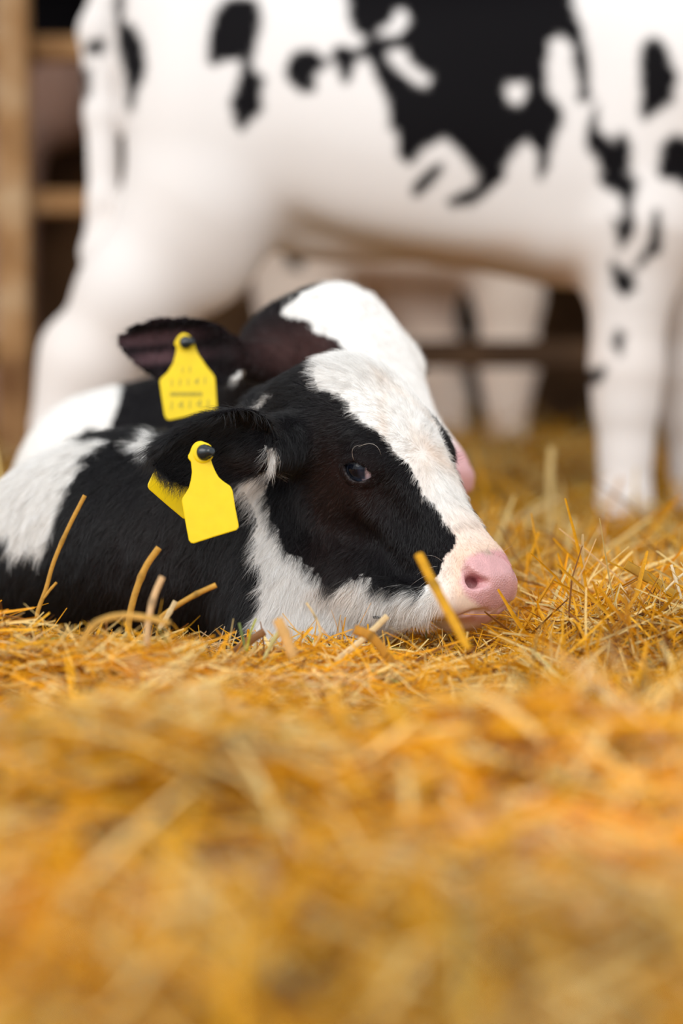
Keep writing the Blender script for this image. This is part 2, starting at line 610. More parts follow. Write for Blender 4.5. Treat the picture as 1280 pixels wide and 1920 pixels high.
def surface_nets(field, lo, hi, h):
    lo = np.array(lo, float); B = 4
    n = (np.ceil((np.array(hi) - lo) / (h * B)).astype(int)) * B
    nb = n // B
    bc = np.stack(np.meshgrid(*[(np.arange(k) + .5) * B * h for k in nb], indexing='ij'), -1).reshape(-1, 3) + lo
    fb = field(bc.astype(F32))
    act = (np.abs(fb) < B * h * 1.75).reshape(nb)
    V = np.repeat(np.repeat(np.repeat(fb.reshape(nb), B, 0), B, 1), B, 2).astype(F32)
    am = np.repeat(np.repeat(np.repeat(act, B, 0), B, 1), B, 2)
    ii = np.argwhere(am)
    vals = np.empty(len(ii), F32)
    for c in range(0, len(ii), 400000):
        vals[c:c + 400000] = field((ii[c:c + 400000] * h + lo).astype(F32))
    V[am] = vals
    s = V < 0
    cnt = np.zeros(n - 1, np.int8)
    for dx in (0, 1):
        for dy in (0, 1):
            for dz in (0, 1):
                cnt += s[dx:n[0] - 1 + dx, dy:n[1] - 1 + dy, dz:n[2] - 1 + dz]
    cells = np.argwhere((cnt > 0) & (cnt < 8))
    idx = np.full(n - 1, -1, np.int64)
    idx[tuple(cells.T)] = np.arange(len(cells))
    acc = np.zeros((len(cells), 3)); num = np.zeros(len(cells))
    cor = [(a, b, c) for a in (0, 1) for b in (0, 1) for c in (0, 1)]
    for a in cor:
        for b in cor:
            if sum(b) - sum(a) == 1 and all(y >= x for x, y in zip(a, b)):
                va = V[tuple((cells + a).T)]; vb = V[tuple((cells + b).T)]
                m = (va < 0) != (vb < 0)
                t = np.where(m, va / np.where(m, va - vb, 1), 0)
                p = np.array(a) + t[:, None] * (np.array(b) - np.array(a))
                acc += np.where(m[:, None], p, 0); num += m
    verts = (cells + acc / num[:, None]) * h + lo
    faces = []
    for ax in range(3):
        o1, o2 = (ax + 1) % 3, (ax + 2) % 3
        sl0 = [slice(1, n[k] - 1) for k in range(3)]; sl0[ax] = slice(0, n[ax] - 1)
        sl1 = list(sl0); sl1[ax] = slice(1, n[ax])
        A0, A1 = s[tuple(sl0)], s[tuple(sl1)]
        e = np.argwhere(A0 != A1)
        ins = A0[tuple(e.T)]
        off = np.ones(3, int); off[ax] = 0
        e = e + off
        d1 = np.zeros(3, int); d1[o1] = 1
        d2 = np.zeros(3, int); d2[o2] = 1
        q = np.stack([idx[tuple((e - d1 - d2).T)], idx[tuple((e - d2).T)], idx[tuple(e.T)], idx[tuple((e - d1).T)]], 1)
        q[~ins] = q[~ins][:, ::-1]
        faces.append(q)
    faces = np.vstack(faces)
    faces = faces[(faces >= 0).all(1)]
    return verts, faces


def subdivide(v, f):
    e = np.stack([f, np.roll(f, -1, 1)], 2).reshape(-1, 2)
    e = np.sort(e, 1)
    key = e[:, 0] * len(v) + e[:, 1]
    u, inv = np.unique(key, return_inverse=True)
    ea, eb = u // len(v), u % len(v)
    em = .5 * (v[ea] + v[eb]); fc = v[f].mean(1)
    n = len(v); inv = inv.reshape(-1, 4) + n
    ci = np.arange(len(f)) + n + len(u)
    out = []
    for k in range(4):
        out.append(np.stack([f[:, k], inv[:, k], ci, inv[:, k - 1]], 1))
    return np.vstack([v, em, fc]), np.vstack(out)


def grad(field, v, eps):
    g = np.empty_like(v)
    for a in range(3):
        d = np.zeros(3, F32); d[a] = eps
        g[:, a] = (field((v + d).astype(F32)) - field((v - d).astype(F32))) / (2 * eps)
    return g


def model(field, lo, hi, h, subdiv=1):
    v, f = surface_nets(field, lo, hi, h)
    for k in range(subdiv):
        v, f = subdivide(v, f)
    hh = h / 2 ** subdiv
    for it in range(2):
        g = grad(field, v, hh * .5)
        g2 = np.maximum((g * g).sum(1), .15)
        st = -(field(v.astype(F32)) / g2)[:, None] * g
        l = np.linalg.norm(st, axis=1)[:, None]
        v = v + st * np.minimum(1, hh / np.maximum(l, 1e-9))
    nrm = g / np.maximum(np.linalg.norm(g, axis=1)[:, None], 1e-9)
    return v, f, nrm


def surf(field, px, py, y0=1.6, y1=3.2):
    d = unit(at(px, py, 1.0) - CAM)
    t = np.array(y0 / d[1])
    for i in range(220):
        p = (CAM + d * t)[None].astype(F32)
        fv = float(field(p)[0])
        if fv < 2e-4 or t > y1 / d[1]: break
        t = t + max(fv * .6, 1e-4)
    return CAM + d * t


def drop_small(v, f, nrm):
    """keep the largest connected piece"""
    lab = np.arange(len(v))
    while True:
        m = lab[f].min(1)
        new = lab.copy()
        np.minimum.at(new, f.ravel(), np.repeat(m, 4))
        new = new[new]
        if (new == lab).all(): break
        lab = new
    ids, c = np.unique(lab, return_counts=True)
    keep = lab == ids[c.argmax()]
    rm = np.cumsum(keep) - 1
    ff = f[keep[f].all(1)]
    return v[keep], rm[ff], nrm[keep]


# ------------------------------------------------------------------ fur
def make_fur(name, parent, v, f, nrm, col, count, weight, dirfn, lenfn, rad=.00007, seed=1, npt=5):
    r = np.random.default_rng(seed)
    p = v[f]
    a = np.linalg.norm(np.cross(p[:, 2] - p[:, 0], p[:, 3] - p[:, 1]), axis=1)
    w = a * weight(p.mean(1), nrm[f].mean(1))
    w = np.maximum(w, 0); w /= w.sum()
    fi = r.choice(len(f), count, p=w)
    u, t = r.random(count)[:, None], r.random(count)[:, None]

    def mix(x):
        q = x[f[fi]]
        return (q[:, 0] * (1 - u) + q[:, 1] * u) * (1 - t) + (q[:, 3] * (1 - u) + q[:, 2] * u) * t
    root = mix(v); nn = mix(nrm); nn /= np.linalg.norm(nn, axis=1)[:, None] + 1e-9
    c = mix(col)
    ln = lenfn(root) * r.uniform(.65, 1.25, count)
    d = dirfn(root, nn)
    tuft = np.stack([noise(root, .009, 11), noise(root, .009, 12), noise(root, .009, 13)], 1)
    d = d + .46 * tuft + .14 * r.normal(size=(count, 3))
    d = d - nn * (d * nn).sum(1)[:, None]
    d /= np.linalg.norm(d, axis=1)[:, None] + 1e-9
    lift = (.42 + .20 * r.normal(size=count) + .15 * noise(root, .01, 21))[:, None]
    ts = np.linspace(0, 1, npt)
    pts = np.empty((count, npt, 3))
    bend = .12 * r.normal(size=(count, 1)) * np.cross(nn, d)
    for k, tt in enumerate(ts):
        pts[:, k] = root - nn * .0004 + ln[:, None] * (d * tt + nn * lift * tt * (1 - .55 * tt) + bend * tt * tt)
    cu = bpy.data.hair_curves.new(name)
    cu.add_curves([npt] * count)
    cu.attributes['position'].data.foreach_set('vector', pts.astype(F32).ravel())
    ra = cu.attributes.get('radius') or cu.attributes.new('radius', 'FLOAT', 'POINT')
    prof = rad * np.array([1, 1, .85, .6, .18])[:npt]
    ra.data.foreach_set('value', (prof[None] * r.uniform(.7, 1.3, (count, 1))).astype(F32).ravel())
    ca = cu.attributes.new('hair_color', 'FLOAT_COLOR', 'CURVE')
    lum = c.mean(1, keepdims=True)
    jit = np.where(lum < .1, r.uniform(.3, 1.0, (count, 1)) + 2.6 * r.random((count, 1)) ** 5, r.uniform(.78, 1.16, (count, 1)))
    jit = jit * (1 + .18 * noise(root, .004, 33))[:, None]
    cc = np.ones((count, 4), F32); cc[:, :3] = np.clip(c * jit, 0, .95)
    ca.data.foreach_set('color', cc.ravel())
    o = bpy.data.objects.new(name, cu)
    COL.objects.link(o)
    cu.materials.append(M_FUR)
    o.parent = parent
    o['kind'] = 'stuff'
    return o


BLACK = np.array([.0050, .0043, .0052]); WHITE = np.array([.87, .85, .82])
PINK = np.array([.68, .37, .375]); PEACH = np.array([.80, .58, .44])


def blob(x, y, cx, cy, rx, ry=None):
    ry = ry or rx
    return np.exp(-(((x - cx) / rx) ** 2 + ((y - cy) / ry) ** 2))


def lerp(c, tgt, w):
    return c + (np.asarray(tgt) - c) * w[:, None]


# ================================================================== hero calf
HF = Frame(at(651.5, 670.5, 2.20), 36, 49.3, 7.0, .962)


def hp(px, py, n):
    """face plane n -> local (s,h) seen at that place"""
    d = at(px, py, 1.0) - CAM
    o = (CAM - HF.O) @ HF.A.T; dd = d @ HF.A.T
    t = (n - o[1]) / dd[1]
    return o + dd * t


hero_base = lambda P: head_field(HF.loc(P))
_e = HF.loc(surf(hero_base, 670, 882)[None])[0].astype(float)
_g = grad(lambda q: head_field(q), _e[None], .003)[0]
_ax = unit(unit(_g) * .8 + np.array([.18, .5, .05]))
_c0 = HF.loc(surf(hero_base, 640, 874)[None])[0].astype(float); _c1 = HF.loc(surf(hero_base, 704, 897)[None])[0].astype(float)
_ux = _c1 - _c0; _ux = unit(_ux - _ax * (_ux @ _ax)); _vx = np.cross(_ax, _ux)
if _vx[2] < 0: _vx = -_vx
EYE_C = _e - unit(_g) * .0125
HERO_EYE = (EYE_C, _ax, _ux, _vx)


def on_face(px, py, depth=0.0):
    q = HF.loc(surf(hero_base, px, py)[None])[0].astype(float)
    q[1] = abs(q[1])
    g = unit(grad(lambda z: head_field(z), q[None], .003)[0])
    return q - g * depth


NOSTRIL = [(on_face(876, 1070, .001), on_face(888, 1090, .004), .0036, .0055),
           (on_face(888, 1090, .004), on_face(914, 1093, .0005), .0055, .0030),
           (on_face(886, 1084, .002), on_face(893, 1086, .020), .0050, .0060)]
MOUTH = [on_face(x, y, .0005) for x, y in ((950, 1138), (935, 1144), (910, 1145), (885, 1148), (860, 1152), (835, 1152))]
print('eye', EYE_C, 'nostril', NOSTRIL[0][0], 'mouth', MOUTH[0], MOUTH[-1])
print('nose tip px', pix(HF.wor([[.284, 0, -.02], [.24, 0, .003], [.27, 0, -.07], [.06, 0, .02], [.085, .036, -.115]])))

H_TORSO = [(at(420, 1035, 2.30), .098), (at(255, 1025, 2.36), .098), (at(150, 1055, 2.42), .094), (at(105, 1090, 2.52), .082), (at(100, 1095, 2.64), .074)]
H_NECK0 = HF.wor([-.006, 0, -.112])
H_EAR_C = at(396, 836, 2.09); H_EAR_R = at(512, 836, 2.13)
H_EAR_T = at(286, 880, 2.07)


def hero_field(P):
    L = HF.loc(P)
    f = head_field(L, HERO_EYE, NOSTRIL, MOUTH)
    b = chain(P, H_TORSO, .06)
    b = smin(b, cone(P, H_NECK0, H_TORSO[0][0], .042, .092), .05)
    # throat and dewlap under the jaw
    t = cone(P, at(545, 1115, 2.20), at(690, 1125, 2.14), .046, .024)
    t = smin(t, cone(P, at(690, 1125, 2.14), at(815, 1135, 2.09), .024, .012), .02)
    t = smin(t, cone(P, at(520, 950, 2.21), at(520, 1190, 2.17), .05, .05), .04)
    t = smin(t, cone(P, at(560, 1040, 2.22), at(705, 1085, 2.15), .042, .030), .02)
    b = smin(b, t, .035)
    # folded foreleg tucked under the chest, haunch behind
    b = smin(b, chain(P, [(at(520, 1180, 2.22), .05), (at(640, 1235, 2.16), .032), (at(520, 1260, 2.14), .026)], .02), .03)
    b = smin(b, ellip(P, at(125, 1115, 2.50), (.085, .08, .068)), .04)
    f = smin(f, b, .022)
    # skin folds behind the cheek
    for a, c in (((522, 760), (560, 860)), ((545, 745), (585, 850)), ((590, 905), (612, 1030))):
        pass
    # ears
    e = ear_field(P, H_EAR_R, H_EAR_C, H_EAR_T - H_EAR_R, np.array([-.05, -.85, -.45]), .060, .037, .018)
    e = smin(e, cone(P, at(545, 830, 2.17), at(470, 842, 2.115), .026, .014), .014)
    f = smin(f, e, .016)
    far = HF.wor([.015, -.05, -.02])
    tipf = far + np.array([.08, .10, .0])
    e2 = ear_field(P, far, far + (tipf - far) * .55, tipf - far, np.array([.5, -.6, -.4]), .055, .03, .014)
    return smin(f, e2, .012)


hv, hf_, hn = model(hero_field, (-.50, 1.98, -.16), (.20, 2.86, .262), .0042, 1)
hv, hf_, hn = drop_small(hv, hf_, hn)
print('hero verts', len(hv))

HERO_WHITE = [
    [(598, 655), (602, 666), (590, 690), (591, 707), (597, 734), (612, 733), (628, 736), (654, 758), (659, 773), (702, 804), (726, 826), (742, 852),
     (764, 869), (776, 890), (783, 904), (790, 926), (816, 952), (829, 974), (853, 1003), (851, 1022), (831, 1044), (829, 1070), (816, 1084),
     (801, 1097), (795, 1112), (786, 1121), (777, 1112), (764, 1103), (729, 1110), (707, 1101), (702, 1086), (685, 1081), (654, 1088), (632, 1105),
     (615, 1097), (589, 1075), (567, 1053), (545, 1040), (527, 1005), (506, 970), (497, 926), (501, 888), (470, 893), (440, 915), (466, 940),
     (479, 961), (477, 1005), (479, 1049), (494, 1105), (490, 1132), (475, 1171), (466, 1240), (466, 1320), (1040, 1320), (1040, 600), (640, 600)],
    [(498, 840), (508, 836), (518, 842), (523, 862), (514, 886), (503, 874)],
    [(472, 766), (500, 742), (512, 735), (504, 749), (482, 766)],
    [(246, 842), (262, 824), (285, 814), (300, 812), (296, 850), (288, 862), (274, 846)],
    [(-160, 780), (60, 815), (208, 828), (178, 848), (152, 880), (132, 910), (114, 950), (108, 978), (90, 1012), (84, 1046), (68, 1040), (55, 1025),
     (40, 1038), (18, 1040), (20, 1000), (0, 1006), (-80, 1080), (-160, 1080)],
]
HERO_BLACK = [[(562, 1222), (585, 1188), (640, 1184), (668, 1200), (660, 1240)]]
HERO_PAD = [(866, 1068), (868, 1052), (884, 1040), (905, 1033), (935, 1040), (955, 1058), (975, 1090), (960, 1140), (938, 1148), (900, 1138), (874, 1118), (862, 1092)]


def hero_coat(P, nrm):
    L = HF.loc(P.astype(F32)).astype(float)
    onhead = (HEAD_LOFT(L[:, 0], L[:, 1], L[:, 2]) < .018) & (L[:, 0] > 0.0)
    Lm = L.copy(); Lm[:, 1] = np.where(onhead, np.abs(L[:, 1]), L[:, 1])
    Q = HF.wor(Lm)
    x0, y0 = pix(Q)
    amp = np.where(onhead, 3.5, 6.0)
    x = x0 + amp * noise(P, .004, 1) + 3 * noise(P, .012, 2)
    y = y0 + amp * 1.4 * noise(P, .0035, 3) + 4 * noise(P, .010, 4)
    w = np.zeros(len(P), bool)
    for pl in HERO_WHITE: w |= inside(pl, x, y)
    for pl in HERO_BLACK: w &= ~inside(pl, x, y)
    # the left ear is black all over
    ear = ear_field(P.astype(F32), H_EAR_R, H_EAR_C, H_EAR_T - H_EAR_R, np.array([-.05, -.85, -.45]), .062, .040, .018) < .006
    w &= ~(ear & ((x0 < 497) | (y0 < 826)))
    wf = w.astype(float)
    black = np.tile(BLACK, (len(P), 1))
    brown = np.clip(.9 * blob(x0, y0, 655, 930, 70, 60) + .9 * blob(x0, y0, 610, 900, 26, 90) + .6 * blob(x0, y0, 620, 1060, 60, 60)
                    + .8 * blob(x0, y0, 470, 868, 50, 22) + .4 * blob(x0, y0, 300, 1050, 120, 120), 0, 1)
    black = lerp(black, (.020, .0105, .009), brown)
    white = np.tile(WHITE, (len(P), 1))
    tan = np.clip(.75 * blob(x0, y0, 792, 850, 24, 60) + .6 * blob(x0, y0, 735, 700, 30, 34) + .5 * blob(x0, y0, 720, 790, 10, 60)
                  + .65 * blob(x0, y0, 475, 900, 34, 24) + .55 * blob(x0, y0, 655, 1110, 50, 16) + .5 * blob(x0, y0, 740, 1140, 50, 12)
                  + .5 * blob(x0, y0, 600, 1112, 26, 10), 0, 1) * (.6 + .4 * noise(P, .01, 9))
    white = lerp(white, (.66, .47, .33), np.clip(tan, 0, 1))
    peach = np.clip((x0 - 800) / 60, 0, 1) * np.clip((y0 - 930) / 110, 0, 1)
    white = lerp(white, PEACH * (1 + .08 * noise(P, .006, 10))[:, None], peach * .9)
    pad = np.zeros(len(P))
    for dx, dy in ((0, 0), (5, 0), (-5, 0), (0, 5), (0, -5)):
        pad += inside(HERO_PAD, x0 + dx, y0 + dy) / 5.0
    lip = np.clip(blob(x0, y0, 900, 1158, 48, 12) * 1.3, 0, 1)
    white = lerp(white, PINK * (1 + .10 * noise(P, .007, 14))[:, None], np.maximum(pad, lip * .8))
    white = lerp(white, (.38, .12, .13), np.clip(1.2 * blob(x0, y0, 893, 1087, 14, 9), 0, 1))
    white = lerp(white, (.45, .38, .30), .8 * blob(x0, y0, 925, 1036, 20, 6) * (noise(P, .004, 15) > -.1))
    c = black * (1 - wf[:, None]) + white * wf[:, None]
    # bare lid rims
    q = (np.stack([L[:, 0], np.abs(L[:, 1]), L[:, 2]], 1) - EYE_C)
    de = np.sqrt((q * q).sum(1))
    c = lerp(c, (.010, .008, .010), (de < .0185).astype(float))
    bare = np.maximum(pad, lip * .7); bare = np.maximum(bare, (de < .0195) * .8)
    return c, bare * (np.maximum(pad, de < .02) > 0)


hc, hb = hero_coat(hv, hn)
hme = mesh_np('lying_calf', hv, hf_)
add_color(hme, 'coat', hc); add_float(hme, 'bare', hb)
hero = link('lying_calf', hme, M_COAT)
tag(hero, 'black calf in sharp focus with white blaze and pink nose resting chin on straw', 'calf', 'calves lying on the straw')

VIEW = unit(CAM - np.array([0, 2.1, .05]))
WHORL = surf(hero_base, 792, 848)
WHORL2 = surf(hero_base, 735, 690)


def hero_dir(P, nn):
    x, y = pix(P)
    L = HF.loc(P.astype(F32)).astype(float)
    F, U = HF.A[0], HF.A[2]
    d = np.tile(np.array([-.35, .1, -1.0]), (len(P), 1))                    # neck and body: down and back
    head = np.clip(1 - HEAD_LOFT(L[:, 0], L[:, 1], L[:, 2]) / .02, 0, 1) * (L[:, 0] > -.02)
    rad = P - WHORL; rl = np.linalg.norm(rad, axis=1)[:, None]
    rad = rad / (rl + 1e-6)
    muz = np.clip((L[:, 0] - .13) / .05, 0, 1)[:, None]
    face = rad * .9 + np.array([-.25, 0, -.35]) * (1 - muz) + (F * .5 - U * .55) * muz
    crown = blob(x, y, 700, 700, 120, 50)[:, None]
    face = face + crown * np.array([-.9, -.1, .35])
    jaw = blob(x, y, 680, 1120, 110, 45)[:, None]
    face = face * (1 - .8 * jaw) + jaw * np.array([-.8, -.2, -.05])
    hd = head[:, None]
    d = d * (1 - hd) + face * hd
    ear = (blob(x, y, 400, 845, 110, 75) > .4) & (P[:, 1] < 2.15)
    d[ear] = (unit(H_EAR_T - H_EAR_R) + np.array([0, 0, -.35]))
    return d


def hero_len(P):
    x, y = pix(P)
    L = HF.loc(P.astype(F32)).astype(float)
    ln = np.full(len(P), .0165)
    hd = HEAD_LOFT(L[:, 0], L[:, 1], L[:, 2]) < .012
    ln = np.where(hd, .0085, ln)
    ln = np.where(hd & (L[:, 0] < .05), .011, ln)
    ln = ln + .006 * blob(x, y, 660, 690, 70, 30) + .005 * blob(x, y, 680, 1110, 100, 40)
    ln = np.where(hd & (L[:, 0] > .205), .0035, ln)
    q = np.stack([L[:, 0], np.abs(L[:, 1]), L[:, 2]], 1) - EYE_C
    de = np.sqrt((q * q).sum(1))
    ln = ln * np.clip((de - .015) / .018, .2, 1)
    return ln


def hero_weight(C, n):
    x, y = pix(C)
    w = np.where(n @ VIEW > -.35, 1.0, .22)
    w = w * np.where(C[:, 2] < -.02, .1, 1)
    L = HF.loc(C.astype(F32)).astype(float)
    pad = inside(HERO_PAD, x, y) & (L[:, 0] > .2)
    w = np.where(pad | ((L[:, 0] > .262) & (L[:, 2] > -.062)), 0, w)
    q = np.stack([L[:, 0], np.abs(L[:, 1]), L[:, 2]], 1) - EYE_C
    w = np.where((q * q).sum(1) < .0192 ** 2, 0, w)
    w = np.where(L[:, 0] > .2, w * 1.6, w)
    return w


make_fur('fur', hero, hv, hf_, hn, hc, 230000, hero_weight, hero_dir, hero_len, .00008, 3)


# ---- eyes and lashes
def uv_sphere(c, r, n=32):
    v, f = [], []
    for i in range(n // 2 + 1):
        for j in range(n):
            t, p = math.pi * i / (n // 2), 2 * math.pi * j / n
            v.append((c[0] + r * math.sin(t) * math.cos(p), c[1] + r * math.sin(t) * math.sin(p), c[2] + r * math.cos(t)))
    for i in range(n // 2):
        for j in range(n):
            f.append((i * n + j, (i + 1) * n + j, (i + 1) * n + (j + 1) % n, i * n + (j + 1) % n))
    return np.array(v), np.array(f)


m_eye, nt, p, _ = new_mat('calf_eye')
a = N(nt, 'ShaderNodeAttribute', attribute_name='eye_color'); nt.links.new(a.outputs['Color'], p.inputs['Base Color'])
p.inputs['Roughness'].default_value = .05; p.inputs['Specular IOR Level'].default_value = .28
p.inputs['Coat Weight'].default_value = 0


def eyeball(frame, eye, parent, side, gaze, label):
    E, ax, ux, vx = eye
    m = np.array([1, side, 1.0])
    c = frame.wor(E * m)
    v, f = uv_sphere((0, 0, 0), .0166 * frame.k)
    g = unit((gaze * m) @ frame.A)
    ang = np.degrees(np.arccos(np.clip(v @ g / (.0166 * frame.k), -1, 1)))
    v = v + g * (.0016 * np.clip(1 - (ang / 42) ** 2, 0, 1))[:, None]      # cornea bulge
    col = np.tile(np.array([.62, .46, .50]), (len(v), 1))
    col[ang < 50] = (.035, .05, .085)
    col[ang < 43] = (.012, .018, .034)
    col[ang < 27] = (.003, .004, .008)
    me = mesh_np('eye', v + c, f)
    add_color(me, 'eye_color', col)
    o = link('eye', me, m_eye, parent)
    o['label'] = label
    return o


M_LASH = plain('lash_hair', (.012, .010, .010), .4)
M_LASH_PALE = plain('pale_whisker', (.55, .50, .45), .4)


def hairs(name, curves, rad, mat, parent):
    b = MB()
    for pts in curves:
        n = len(pts)
        b.tube(pts, [rad * (1 - .8 * i / (n - 1)) for i in range(n)], 5)
    o = b.build(name, mat, parent, True)
    o['kind'] = 'stuff'
    return o


def bez(a, b, c, n=7):
    a, b, c = map(np.asarray, (a, b, c))
    return [a * (1 - t) ** 2 + 2 * b * t * (1 - t) + c * t * t for t in np.linspace(0, 1, n)]


GAZE = unit(_ax * .9 + _ux * -.22 + _vx * .08)
eyeball(HF, HERO_EYE, hero, 1, GAZE, 'glossy dark blue eye')
eyeball(HF, HERO_EYE, hero, -1, GAZE, 'glossy dark eye on the far side of the face')


def lashes(frame, eye, parent, side, n=26, length=.017):
    E, ax, ux, vx = eye
    m = np.array([1, side, 1.0])
    cs = []
    for i in range(n):
        u = (-1 + 2 * i / (n - 1)) * .0135
        b = 1 - (u / .0150) ** 2
        base = E + ux * u + vx * (.0088 * b) + ax * math.sqrt(max(.0185 ** 2 - u * u - (.0088 * b) ** 2, 1e-6))
        tip = base + ax * length * .75 + vx * (length * .2) + ux * u * .35 + rng.normal(size=3) * .0015
        mid = (base + tip) / 2 - vx * length * .18
        cs.append([frame.wor(q * m) for q in bez(base, mid, tip, 5)])
    return hairs('eyelashes', cs, .00016, M_LASH, parent)


lashes(HF, HERO_EYE, hero, 1); lashes(HF, HERO_EYE, hero, -1)
sp = lambda px, py, off=.0: surf(hero_base, px, py) + VIEW * off
hairs('brow_whisker', [bez(sp(664, 866, .004), sp(650, 836, .022), sp(680, 836, .014)), bez(sp(672, 838, .002), sp(706, 824, .03), sp(714, 856, .016))], .00022, M_LASH_PALE, hero)
wk = []
for (x, y, dx, dy) in ((820, 1062, -40, 14), (812, 1075, -44, 22), (806, 1086, -40, 34), (828, 1052, -30, -12), (842, 1120, -30, 24), (860, 1166, 10, 26),
                       (884, 1172, 14, 26), (905, 1172, 26, 18), (925, 1040, 16, -26), (935, 1044, 24, -22), (912, 1032, 10, -26), (945, 1128, 18, 16), (938, 1150, 22, 14)):
    b0 = sp(x, y)
    e0 = b0 + np.array([dx / 2150, -.012, -dy / 2150])
    wk.append(bez(b0, (b0 + e0) / 2 + np.array([0, -.008, .004]), e0))
hairs('whiskers', wk, .00013, M_LASH_PALE, hero)


# ---- ear tags
def smooth_outline(pts, n=5):
    P = np.array(pts, float); m = len(P); out = []
    for i in range(m):
        p0, p1, p2, p3 = P[i - 1], P[i], P[(i + 1) % m], P[(i + 2) % m]
        for t in np.linspace(0, 1, n, endpoint=False):
            out.append(.5 * ((2 * p1) + (p2 - p0) * t + (2 * p0 - 5 * p1 + 4 * p2 - p3) * t * t + (3 * p1 - p0 - 3 * p2 + p3) * t ** 3))
    return out


class TagPlane:
    """a plane through a spot, tilted ; gives 3-d points for places on the tag"""
    def __init__(s, c, nrm): s.c, s.n = np.array(c), unit(nrm)

    def p(s, px, py):
        d = at(px, py, 1.0) - CAM
        return CAM + d * (((s.c - CAM) @ s.n) / (d @ s.n))


def ear_tag(parent, outline, plane, stud_px, label, ring=.0085, th=.0016):
    pts = [plane.p(*q) for q in outline]
    b = MB(); b.prism(pts, plane.n, th)
    t = b.build('ear_tag', M_TAG, parent)
    t['label'] = label
    if stud_px:
        c = plane.p(*stud_px); n = plane.n if plane.n[1] < 0 else -plane.n
        b = MB(); k = ring / .0085
        b.tube([c - n * .001, c + n * .0016, c + n * .0022], [.0088 * k, .0088 * k, .0074 * k], 28)
        b.build('ring_boss', M_TAG, t, False)
        ax = unit(n + np.array([.95, 0, .02]))
        b = MB()
        prof = [(0, .0066), (.003, .0068), (.0034, .0060), (.0062, .0060), (.0066, .0046), (.0105, .0046), (.0112, .0036), (.0128, .0034), (.0132, .002)]
        b.tube([c + n * .002 + ax * (a * k) for a, r in prof], [r * k for a, r in prof], 28)
        s = b.build('stud', M_STUD, t, True)
        s['label'] = 'dark plastic stud through the tag'
    return t


FRONT_TAG = (smooth_outline([(358, 866), (357, 846), (364, 832), (376, 827), (388, 833), (393, 848), (397, 868), (410, 895), (429, 910)], 4)[:32]
             + [(433, 914), (436, 921), (441, 953), (447, 984), (447, 989), (443, 994), (400, 1007), (363, 1019), (358, 1018), (354, 1013), (347, 975), (341, 940), (342, 934)]
             + [(348, 925), (354, 915), (358, 900), (360, 885)])
ft_plane = TagPlane(at(385, 900, 2.035), (-.12, -1, .10))
ear_tag(hero, FRONT_TAG, ft_plane, (381, 849), 'plain yellow tag hanging from the front of the ear')
bt_plane = TagPlane(at(330, 900, 2.125), (.25, -1, .15))
ear_tag(hero, [(291, 879), (283, 895), (277, 908), (277, 913), (280, 918), (312, 946), (343, 972), (352, 974), (368, 966), (392, 930), (400, 890), (392, 850), (375, 838), (362, 850), (352, 870), (330, 884)],
        bt_plane, None, 'back half of the yellow tag showing behind the ear')

# ================================================================== second calf
SY = 2.60
SF = Frame(at(632, 533, SY), 37, 51, 7, .962)
sb = lambda P: head_field(SF.loc(P))
S_EAR_C, S_EAR_R, S_EAR_T = at(335, 656, SY - .05), at(500, 675, SY - .0), at(222, 622, SY - .07)
S_TORSO = [(at(470, 830, 2.90), .085), (at(330, 885, 2.98), .105), (at(210, 918, 3.06), .110), (at(125, 1010, 3.14), .09)]


def second_field(P):
    L = SF.loc(P)
    f = head_field(L, HERO_EYE, NOSTRIL, MOUTH) * SF.k
    b = chain(P, S_TORSO, .06)
    b = smin(b, cone(P, SF.wor([-.006, 0, -.115]), S_TORSO[0][0], .040, .082), .05)
    b = smin(b, cone(P, SF.wor([.02, 0, -.10]), at(500, 900, 2.86), .045, .07), .04)
    b = smin(b, chain(P, [(at(480, 900, 2.86), .07), (at(560, 1010, 2.72), .035), (at(430, 1040, 2.70), .03)], .03), .04)
    f = smin(f, b, .03)
    e = ear_field(P, S_EAR_R, S_EAR_C, S_EAR_T - S_EAR_R, np.array([.1, -.9, -.1]), .070, .037, .020)
    e = smin(e, cone(P, at(540, 690, SY + .02), at(440, 672, SY - .02), .028, .018), .02)
    f = smin(f, e, .02)
    far = SF.wor([.015, -.05, -.02]); tipf = far + np.array([.09, .10, .02])
    e2 = ear_field(P, far, far + (tipf - far) * .55, tipf - far, np.array([.5, -.6, -.4]), .06, .032, .014)
    return smin(f, e2, .012)


sv, sf_, sn = model(second_field, (-.62, 2.42, -.16), (.26, 3.40, .40), .0054, 1)
sv, sf_, sn = drop_small(sv, sf_, sn)
SECOND_WHITE = [
    [(523, 590), (545, 600), (560, 602), (580, 607), (595, 625), (620, 632), (645, 655), (690, 720), (730, 800), (770, 880), (800, 960), (960, 960), (960, 700), (900, 560), (700, 470), (645, 518),
     (612, 532), (575, 548), (548, 566)],
    [(-200, 700), (60, 700), (232, 715), (222, 760), (205, 806), (190, 822), (180, 800), (165, 800), (145, 815), (110, 838), (90, 870), (40, 920), (-200, 980)],
    [(430, 705), (455, 695), (458, 702), (434, 716)],
]


